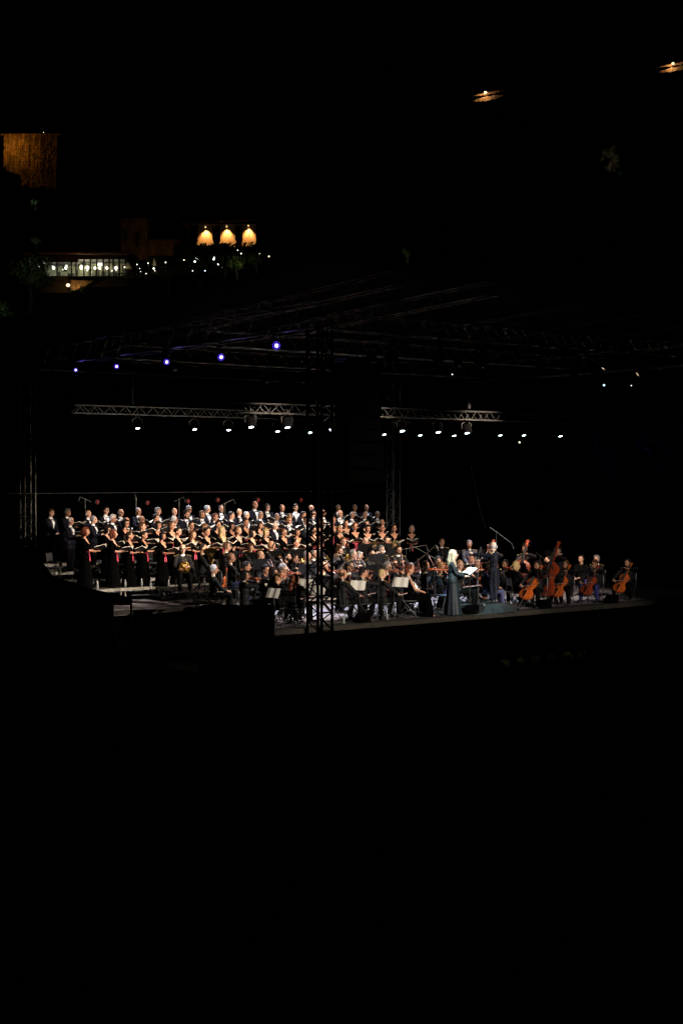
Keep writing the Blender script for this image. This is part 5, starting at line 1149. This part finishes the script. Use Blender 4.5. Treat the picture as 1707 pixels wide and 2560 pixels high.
# ------------------------------------------------------------------ the orchestra
def inzone(u, v): return .40 if v > 6.6 else (.20 if v > 4.95 else 0)
def solve(x, y, base, H):
    s = (y-HOR)/(3.65-base-H); return F/s
SEATH = 1.345
def put(x, y, key, sd, hair, hc, outfit='uni', inst=None, base='auto', H=None, face=None, dface=0, beard=None, gl=False, seat='chair', group='seated orchestra players in dark uniforms', kmin=.92, lab=None, skin=None, vmin=.75):
    sit = POSES[key].get('sit', 0); H = H or (SEATH if sit else 1.765); H0 = SEATH if sit else 1.765
    if POSES[key].get('fem') and not sit: H0 = 1.70
    cand = []
    for bs in ((.40,.20,0) if base == 'auto' else (base,)):
        Y = solve(x, y, bs, H); p = at_y(x, y, Y); u, v, _ = toL(p)
        cand.append((bs, u, v, abs(v - (7.6 if bs == .4 else 5.75 if bs == .2 else min(max(v, .6), 4.5))) - (1.0 if bs == .4 else .75 if bs == .2 else 0)))
    bs, u, v, er = min(cand, key=lambda c: max(c[3], 0) - (0 if c[3] > 0 else .01)); k = H/H0
    lo, hi = (6.85,8.75) if bs == .4 else (5.15,6.4) if bs == .2 else (vmin, 4.75)
    if base != 'auto' and bs == 0: hi = 9
    v2 = min(max(v, lo), hi)
    if v2 != v:
        p = at_v(x, y, v2); u, v, _ = toL(p); k = (p.z-ZS-bs)/H0; k = min(1.06, max(kmin, k))
    f = face_conductor(u, v, dface) if face is None else face
    M = smat(u, v, bs, f) @ Matrix.Scale(k, 4)
    lab = lab or sd
    person(key, M, lab, group, hair, hc, outfit, beard, gl, skin=skin)
    if inst: give(None, M, inst, sd)
    if sit and seat: 
        s_ = (fchair if seat == 'blue' else chair)(smat(u, v, bs, f) @ T(0,-.03,0) @ Matrix.Scale(max(k,.9), 4), 'black chair under the %s' % sd, 'black chairs of the orchestra and choir')
    if bs and abs(er) > .9: print('off', sd, round(u,2), round(v,2), bs, round(k,2))
    return M
B = 'auto'
# brass and rear winds on the upper platform
put(457,1362,'horn','bald horn player in glasses','fringe','brown','uniw','horn',base=.4,gl=True,face=2.75)
put(507,1360,'lap','short-haired tuba player behind a black stand','crop','dark','uni','tuba',base=.4,beard='goatee',dface=.2)
put(567,1356,'trombone','fair short-haired player third from left in the brass row','crop','brown','uni',base=.4,dface=.1)
put(624,1360,'lap','brown-fringed woman behind the wide black stand','bob','brown','uni',base=.4)
put(678,1353,'clarinet','bald player below the front-row blonde choir woman','fringe','lbrown','uni','clarinet',base=.4)
put(739,1348,'horn','dark-haired brass player left of the black tower','crop','black','uni','horn',base=.4)
put(799,1349,'horn','dark-haired brass player right behind the black tower','short','dark','uni','horn',base=.4)
put(857,1344,'horn','fair-haired brass player right of the black tower','short','lbrown','uni','horn',base=.4)
put(912,1344,'trombone','balding trombonist in the middle of the rear row','fringe','dgrey','uni','trombone',base=.4)
put(966,1342,'trombone','dark-haired trombonist at the right end of the rear row','short','dark','uni','trombone',base=.4)
# woodwinds
put(577,1383,'clarinet','balding player with a hand at his mouth','fringe','brown','unib','horn',base=.2,dface=.15)
put(650,1378,'lap','bald man in glasses and grey uniform','fringe','brown','unig',None,base=.2,gl=True,lab='bald man in glasses and grey uniform seated behind an open score')
put(716,1381,'clarinet','dark bearded clarinettist beside the flute player','short','black','plain','clarinet',base=.2,beard='beard')
put(735,1386,'flute','small dark-haired flute player','short','dark','uni','flute',base=.2)
put(767,1378,'clarinet','grey-haired clarinettist left of the tower','white_short','white','unig','clarinet',base=.2)
put(784,1374,'lap','short grey-haired player just behind the tower','crop','grey','uni',None,base=.2)
put(847,1368,'flute','flautist at the right edge of the tower','short','brown','unig','flute',base=.2)
put(882,1376,'clarinet','curly grey-haired clarinettist right of the tower','curly','grey','uni','clarinet',base=.2)
put(898,1381,'flute','flute-playing woman with a white bob','bob','white','unig','flute',base=.2)
put(927,1374,'lap','dark bearded man with bright gold buttons','short','black','uniw',None,base=.2,beard='goatee')
put(952,1364,'flute','grey wavy-haired flautist with a silver flute','wavy','grey','uniw','flute',base=.2)
put(995,1365,'clarinet','dark bearded oboist beside the boom stands','short','dark','uni','clarinet',base=.2,beard='beard')
# strings left and middle
put(534,1412,'lap','white-haired violist in glasses','white_short','white','uni','viola_rest',base=0,gl=True,H=1.30,vmin=3.0)
put(615,1405,'lapbow','young dark-haired man in profile','short','dark','uni',None,base=0,vmin=3)
put(611,1426,'violin','black-haired violist with an orange viola','bob','black','uni','viola',base=0,vmin=2)
put(663,1413,'violin','black-haired violinist left of the white sheet music','short','black','plain','violin',base=0,vmin=1.6,dface=-.4)
put(682,1419,'violin','dark-haired woman violinist in glasses','bob','dark','uni','violin',base=0,vmin=2,gl=True)
put(707,1412,'violin','grey curly-haired violinist in glasses','curly','grey','uni','violin',base=0,gl=True,vmin=2.3)
put(694,1435,'violin_key' if 0 else 'lapbow','woman with a brown ponytail seen from behind','ponytail','lbrown','plain','violin_rest',base=0,vmin=1.2,dface=.1)
put(738,1443,'violin','long red-brown haired woman violinist seen from behind','long','auburn','plain','violin',base=0,vmin=.9,dface=.35)
put(809,1406,'violin','bald violinist half hidden by the tower','fringe','brown','uni','violin',base=0)
put(873,1406,'violin','dark-haired woman violinist lifting a red violin','updo','dark','uniw','violin',base=0,dface=-.35)
put(856,1424,'lapbow','balding violinist at the front left','fringe','brown','unir','violin_rest',base=0,dface=.1)
put(906,1420,'violin','black-haired violinist between the two white scores','short','black','uniw','violin',base=0)
put(967,1407,'violin','grey-haired violinist in glasses','curly','grey','uniw','violin',base=0,gl=True,dface=-.2)
put(983,1397,'violin','young dark-haired violinist in glasses','short','dark','unib','violin',base=0,gl=True)
put(954,1424,'lapbow','fair balding violinist with a resting violin','crop','blonde','uni','violin_rest',base=0,dface=.05)
put(1026,1410,'violin','grey-haired violinist hidden behind the seated soloist','short','grey','unib','violin',base=0,H=1.30,vmin=2.6)
put(1021,1413,'soloist','seated soloist','curly','auburn','black_gown',None,base=0,H=1.40,face=-1.95,lab='curly auburn-haired woman seated in a long black gown with a white shawl',group=None,seat='chair',kmin=.9,vmin=.7)
put(1062,1403,'viola_' if 0 else 'violin','small dark-haired violist behind a black stand','crop','dark','uni','viola',base=0)
put(1094,1394,'violin','curly dark-haired violist behind the blue folding chair','curly','black','uni','viola',base=0)
put(1101,1406,'lapbow','light-brown haired woman in glasses','bob','lbrown','unib','violin_rest',base=0,gl=True,vmin=1.8,dface=.3)
put(1148,1402,'violin','violist with a shaven head behind the singer','crop','lbrown','uni','viola',base=0)
put(1179,1386,'violin','dark-haired violinist left of the conductor','short','dark','uni','violin',base=0)
put(1192,1403,'lap','bald cellist in dark glasses','fringe','dark','uni','cello',base=0,gl=True,vmin=2)
put(1213,1405,'lap','dark-haired man in a navy suit','short','brown','navy',None,base=0,face=-2.2,vmin=1.2,lab='dark-haired man in a navy suit seated just left of the conductor',group=None)
# standing rear players and basses
put(1104,1347,'hands_low','standing man with gold buttons','crop','brown','uniw','bassoon' if 0 else None,base=0,H=1.66,lab='cropped-haired man in gold-buttoned uniform standing behind the violas',group='standing players at the rear')
put(1172,1351,'hands_low','standing grey-haired man','short','grey','unigw',None,base=0,H=1.70,lab='grey-haired man in grey uniform standing behind the singer',group='standing players at the rear')
put(1222,1362,'bass','bassist hidden behind the conductor','short','brown','uni','bass',base=0,H=1.62,kmin=.9)
put(1311,1363,'bass','stocky bassist right of the conductor','short','dark','uni','bass',base=0,H=1.62,kmin=.9)
put(1395,1367,'bass','tall bassist with the reddest double bass','crop','dark','uniw','bass',base=0,H=1.64,kmin=.9)
put(1289,1404,'lap','blonde bobbed woman in black','bob','blonde','plain',None,base=0,vmin=1.3,face=-1.9,lab='blonde bobbed woman in black seated right of the conductor')
put(1343,1402,'cello','dark-haired cellist right of the blonde woman','short','dark','uni','cello',base=0,H=1.32,dface=.1)
put(1262,1410,'violin','dark-haired violist half hidden behind the conductor','short','black','uni','viola',base=0,vmin=2.2)
put(1368,1412,'violin','violist with dark cropped hair between two basses','crop','dark','uni','viola',base=0,vmin=2.6)
put(1452,1407,'lap','dark-haired player waiting behind the cellos','short','black','plain',None,base=0,vmin=2.6)
put(1413,1401,'cello','dark-haired cellist with an orange cello','short','brown','uniw','cello',base=0,vmin=1.0,dface=.2)
put(1491,1389,'bass' if 0 else 'lap','grey-haired bass player in glasses','short','grey','unib',None,base=0,gl=True,H=1.36,vmin=2.2)
put(1486,1405,'cello','curly brown-haired cellist','curly','brown','unib','cello_red',base=0,lab='curly brown-haired cellist with a dark red cello',H=1.28,kmin=.88,vmin=1.0,dface=.2)
put(1568,1397,'cello','dark-haired cellist at the far right end','short','dark','uni','cello',base=0,H=1.28,kmin=.88,vmin=1.0,dface=.2)
# singer, conductor, podium
P = at_z(1131, 1538, ZS); u, v, _ = toL(P); p2 = at_y(1131, 1538, P.y); hgt = (at_y(1136, 1382, P.y).z-ZS)
person('soprano', smat(u, v, 0, -pi/2-.80) @ Matrix.Scale(hgt/1.69, 4), 'fair long-haired singer standing in a long teal gown', None, 'wavy', 'fair', 'teal', mouth='open_mouth', skin=(.66,.5,.42)); SU, SV = u, v
Mst = smat(u+.56, v-.02, 0, -1.75); stand_high(Mst, 'flat black music stand in front of the singer', 'black music stands'); sheets(Mst @ T(0,-.012,1.140) @ RX(-1.0+pi/2) , 'white score lying on the stand of the singer', 'sheet music on the stands')
PZ = .19; P = at_z(1233, 1519, ZS+PZ); u, v, _ = toL(P); v = max(v, .75); hc_ = at_v(1233, 1356, v).z - ZS - PZ
CUx, CVx = toL(at_v(1233, 1519, v))[:2]
e = empty('podium', smat(CUx-.25, v+.15, 0), 'round low podium covered in dark teal cloth under the conductor', 'podium'); b = MB(); n_ = 120; rr_ = lambda t, z: .80 + (.05 + (PZ-z)*.28)*(.5+.5*sin(t*11+sin(t*3)*1.5)) + (PZ-z)*.25
vs = [V((cos(2*pi*i/n_)*rr_(2*pi*i/n_, z), sin(2*pi*i/n_)*rr_(2*pi*i/n_, z), z)) for z in (0, PZ*.33, PZ*.66, PZ-.015) for i in range(n_)] + [V((cos(2*pi*i/n_)*.80, sin(2*pi*i/n_)*.80, PZ)) for i in range(n_)]
b.add(vs, [(q*n_+i, q*n_+(i+1) % n_, (q+1)*n_+(i+1) % n_, (q+1)*n_+i) for q in range(4) for i in range(n_)] + [tuple(range(4*n_, 5*n_))]); b.build('drum', PODC, e)
b = MB(); g = [(cos(t)*(.99+.02*sin(t*17)), sin(t)*(.99+.02*sin(t*17)), .02+.012*sin(t*7)) for t in [2*pi*i/96 for i in range(97)]]; b.path(g, .018, 6); b.build('cloth_hem', PODC, e)
person('conductor', smat(CUx, v, PZ+.002, .42) @ Matrix.Scale(min(1.06, max(.92, hc_/1.765)), 4) @ Matrix.Scale(1.09, 4, (1,0,0)), 'balding grey conductor in a dark tailcoat with gold epaulettes, arms raised', None, 'fringe', 'white', 'tails', skin=(.62,.45,.36))
Mst = smat(CUx-.50, v+.95, .10, .75); stand_high(Mst, 'flat black music stand of the conductor', 'black music stands'); sheets(Mst @ T(0,-.012,1.140) @ RX(-1.0+pi/2), 'white score lying on the stand of the conductor', 'sheet music on the stands')
# stands: pixel of the desk centre, base, turn relative to the stage (desk front faces -y before turning), sheet?
def put_stand(x, y, base, turn, lab, sh=True, hi=1.05, vmin=.45, sl=None):
    s = (y-HOR)/(3.65-base-hi); p = at_y(x, y, F/s); u, v, _ = toL(p)
    lo, hi2 = (6.7,8.8) if base == .4 else (5.0,6.5) if base == .2 else (vmin, 5)
    v2 = min(max(v, lo), hi2); k = 1
    if v2 != v: p = at_v(x, y, v2); u, v, _ = toL(p); k = (p.z-ZS-base)/hi; k = min(1.15, max(.8, k))
    M = smat(u, v, base, turn) @ Matrix.Scale(k, 4); stand(M, 'black music stand %s' % lab, 'black music stands')
    if sh: sheets(M @ T(0,-.006,1.05) @ RX(TILT+pi/2) , sl or 'open white sheet music on the stand %s' % lab, 'sheet music on the stands')
FL = -.75
put_stand(683,1483,0,FL-.55,'in front of the woman with the ponytail',vmin=.5)
put_stand(760,1462,0,FL-.5,'just left of the black tower',vmin=.7)
put_stand(797,1478,0,FL-.5,'behind the legs of the black tower',vmin=.6)
put_stand(894,1464,0,FL-.25,'in front of the violinist with the low bow',vmin=.6)
put_stand(1001,1456,0,FL-.3,'in front of the seated soloist',vmin=.6)
put_stand(668,1464,0,FL-.3,'second from the left in the front strings',vmin=1.5)
for x, y, bs, t, lab, sh in ((512,1398,.4,-.7,'in front of the tuba player',False),(625,1392,.4,-.7,'wide and black before the brown-fringed woman',False),(685,1388,.4,-.7,'before the bald player below the blonde choir woman',False),(740,1384,.4,-.6,'before the dark-haired brass player left of the tower',False),(768,1424,0,-.5,'between the bearded clarinettist and the tower',False),(655,1410,.2,-.6,'before the bald man in grey',True),(912,1372,.4,-.4,'before the balding trombonist',False),(962,1370,.4,-.4,'before the dark-haired trombonist',False),(940,1397,.2,-.3,'before the man with gold buttons',False),(985,1382,.2,-.2,'before the grey wavy-haired flautist',False),(935,1425,0,-.2,'behind the grey-haired violinist',False),(1075,1426,0,.2,'before the small dark-haired violist',False),(1165,1425,0,.2,'behind the stand of the singer',False),(1130,1372,0,.1,'before the standing man with gold buttons',False),(1192,1377,0,.1,'before the standing grey-haired man',False),(1305,1419,0,-1.8,'before the blonde woman right of the conductor',False),(1345,1434,0,-1.8,'tall and black right of the blonde woman',False),(1360,1416,0,-1.8,'before the dark-haired cellist on the right',False),(1375,1388,0,-1.8,'before the tall bassist',False),(1470,1430,0,-1.8,'before the curly-haired cellist',False)):
    put_stand(x, y, bs, t+pi if not sh else t+pi, lab, True)
# blue folding chair, boom microphones, bottles
P = at_z(1092, 1530, ZS); u, v, _ = toL(P); fchair(smat(u, max(v,.9), 0, -1.0), 'empty blue folding chair between the seated soloist and the singer')
for i, (x, y, bs, h, bm, an) in enumerate(((1068,1384,0,1.75,(.75,-.35),-.3),(1045,1400,0,1.6,(.6,.7),-2.2),(1085,1395,0,1.7,(.7,.5),1.2),(1015,1372,.2,1.5,(.6,.15),-1.8),(860,1400,0,1.8,(.7,-.5),-1.2),(945,1404,0,1.7,(.6,-.4),-1.2),(590,1390,.2,1.5,(.5,.8),2),(1240,1330,0,2.4,(.55,-.6),-1.9),(1195,1395,0,1.65,(.5,.6),-.9),(1350,1390,0,1.75,(.6,-.45),-1.4),(1372,1445,0,1.25,(.25,.2),1.2),(1088,1455,0,1.3,(.2,.3),-1.4),(725,1400,0,1.7,(.6,.8),.5),(985,1430,0,1.35,(.5,.9),-.4))):
    s = (y-HOR)/(3.65-bs-h); p = at_y(x, y, F/s) if 25 < F/s < 60 else at_v(x, y, 4); u, v, _ = toL(p); v = min(max(v, .5), 6.2)
    q = at_v(x, y, v); u = toL(q)[0]; mic_stand(smat(u, v, bs).translation, max(.9, q.z-ZS-bs), bm, an+TH, 'boom microphone stand among the players, %s of the front group' % nm(i))
for i, (x, y) in enumerate(((872,1562),(984,1554),(708,1553),(377,1471),(422,1470),(498,1473),(1300,1530),(1212,1533))):
    P = at_z(x, y, ZS); u, v, _ = toL(P)
    if y < 1500: P = at_z(x, y, ZS+.4); u, v, _ = toL(P); bottle(smat(u, v, .402 if v > 8.9 or v > 6.6 else 0), 'clear water bottle on the low platform, %s of three' % nm(i-3), 'water bottles on the floor')
    else: bottle(smat(u, max(v,.3), .009), 'clear water bottle on the stage floor, %s' % ('beside the front left violinist','in front of the violin section','below the ponytailed woman','','','','right of the podium','just behind the podium')[i], 'water bottles on the floor')
print('people', len(PEOPLE), 'objects', len(bpy.data.objects))
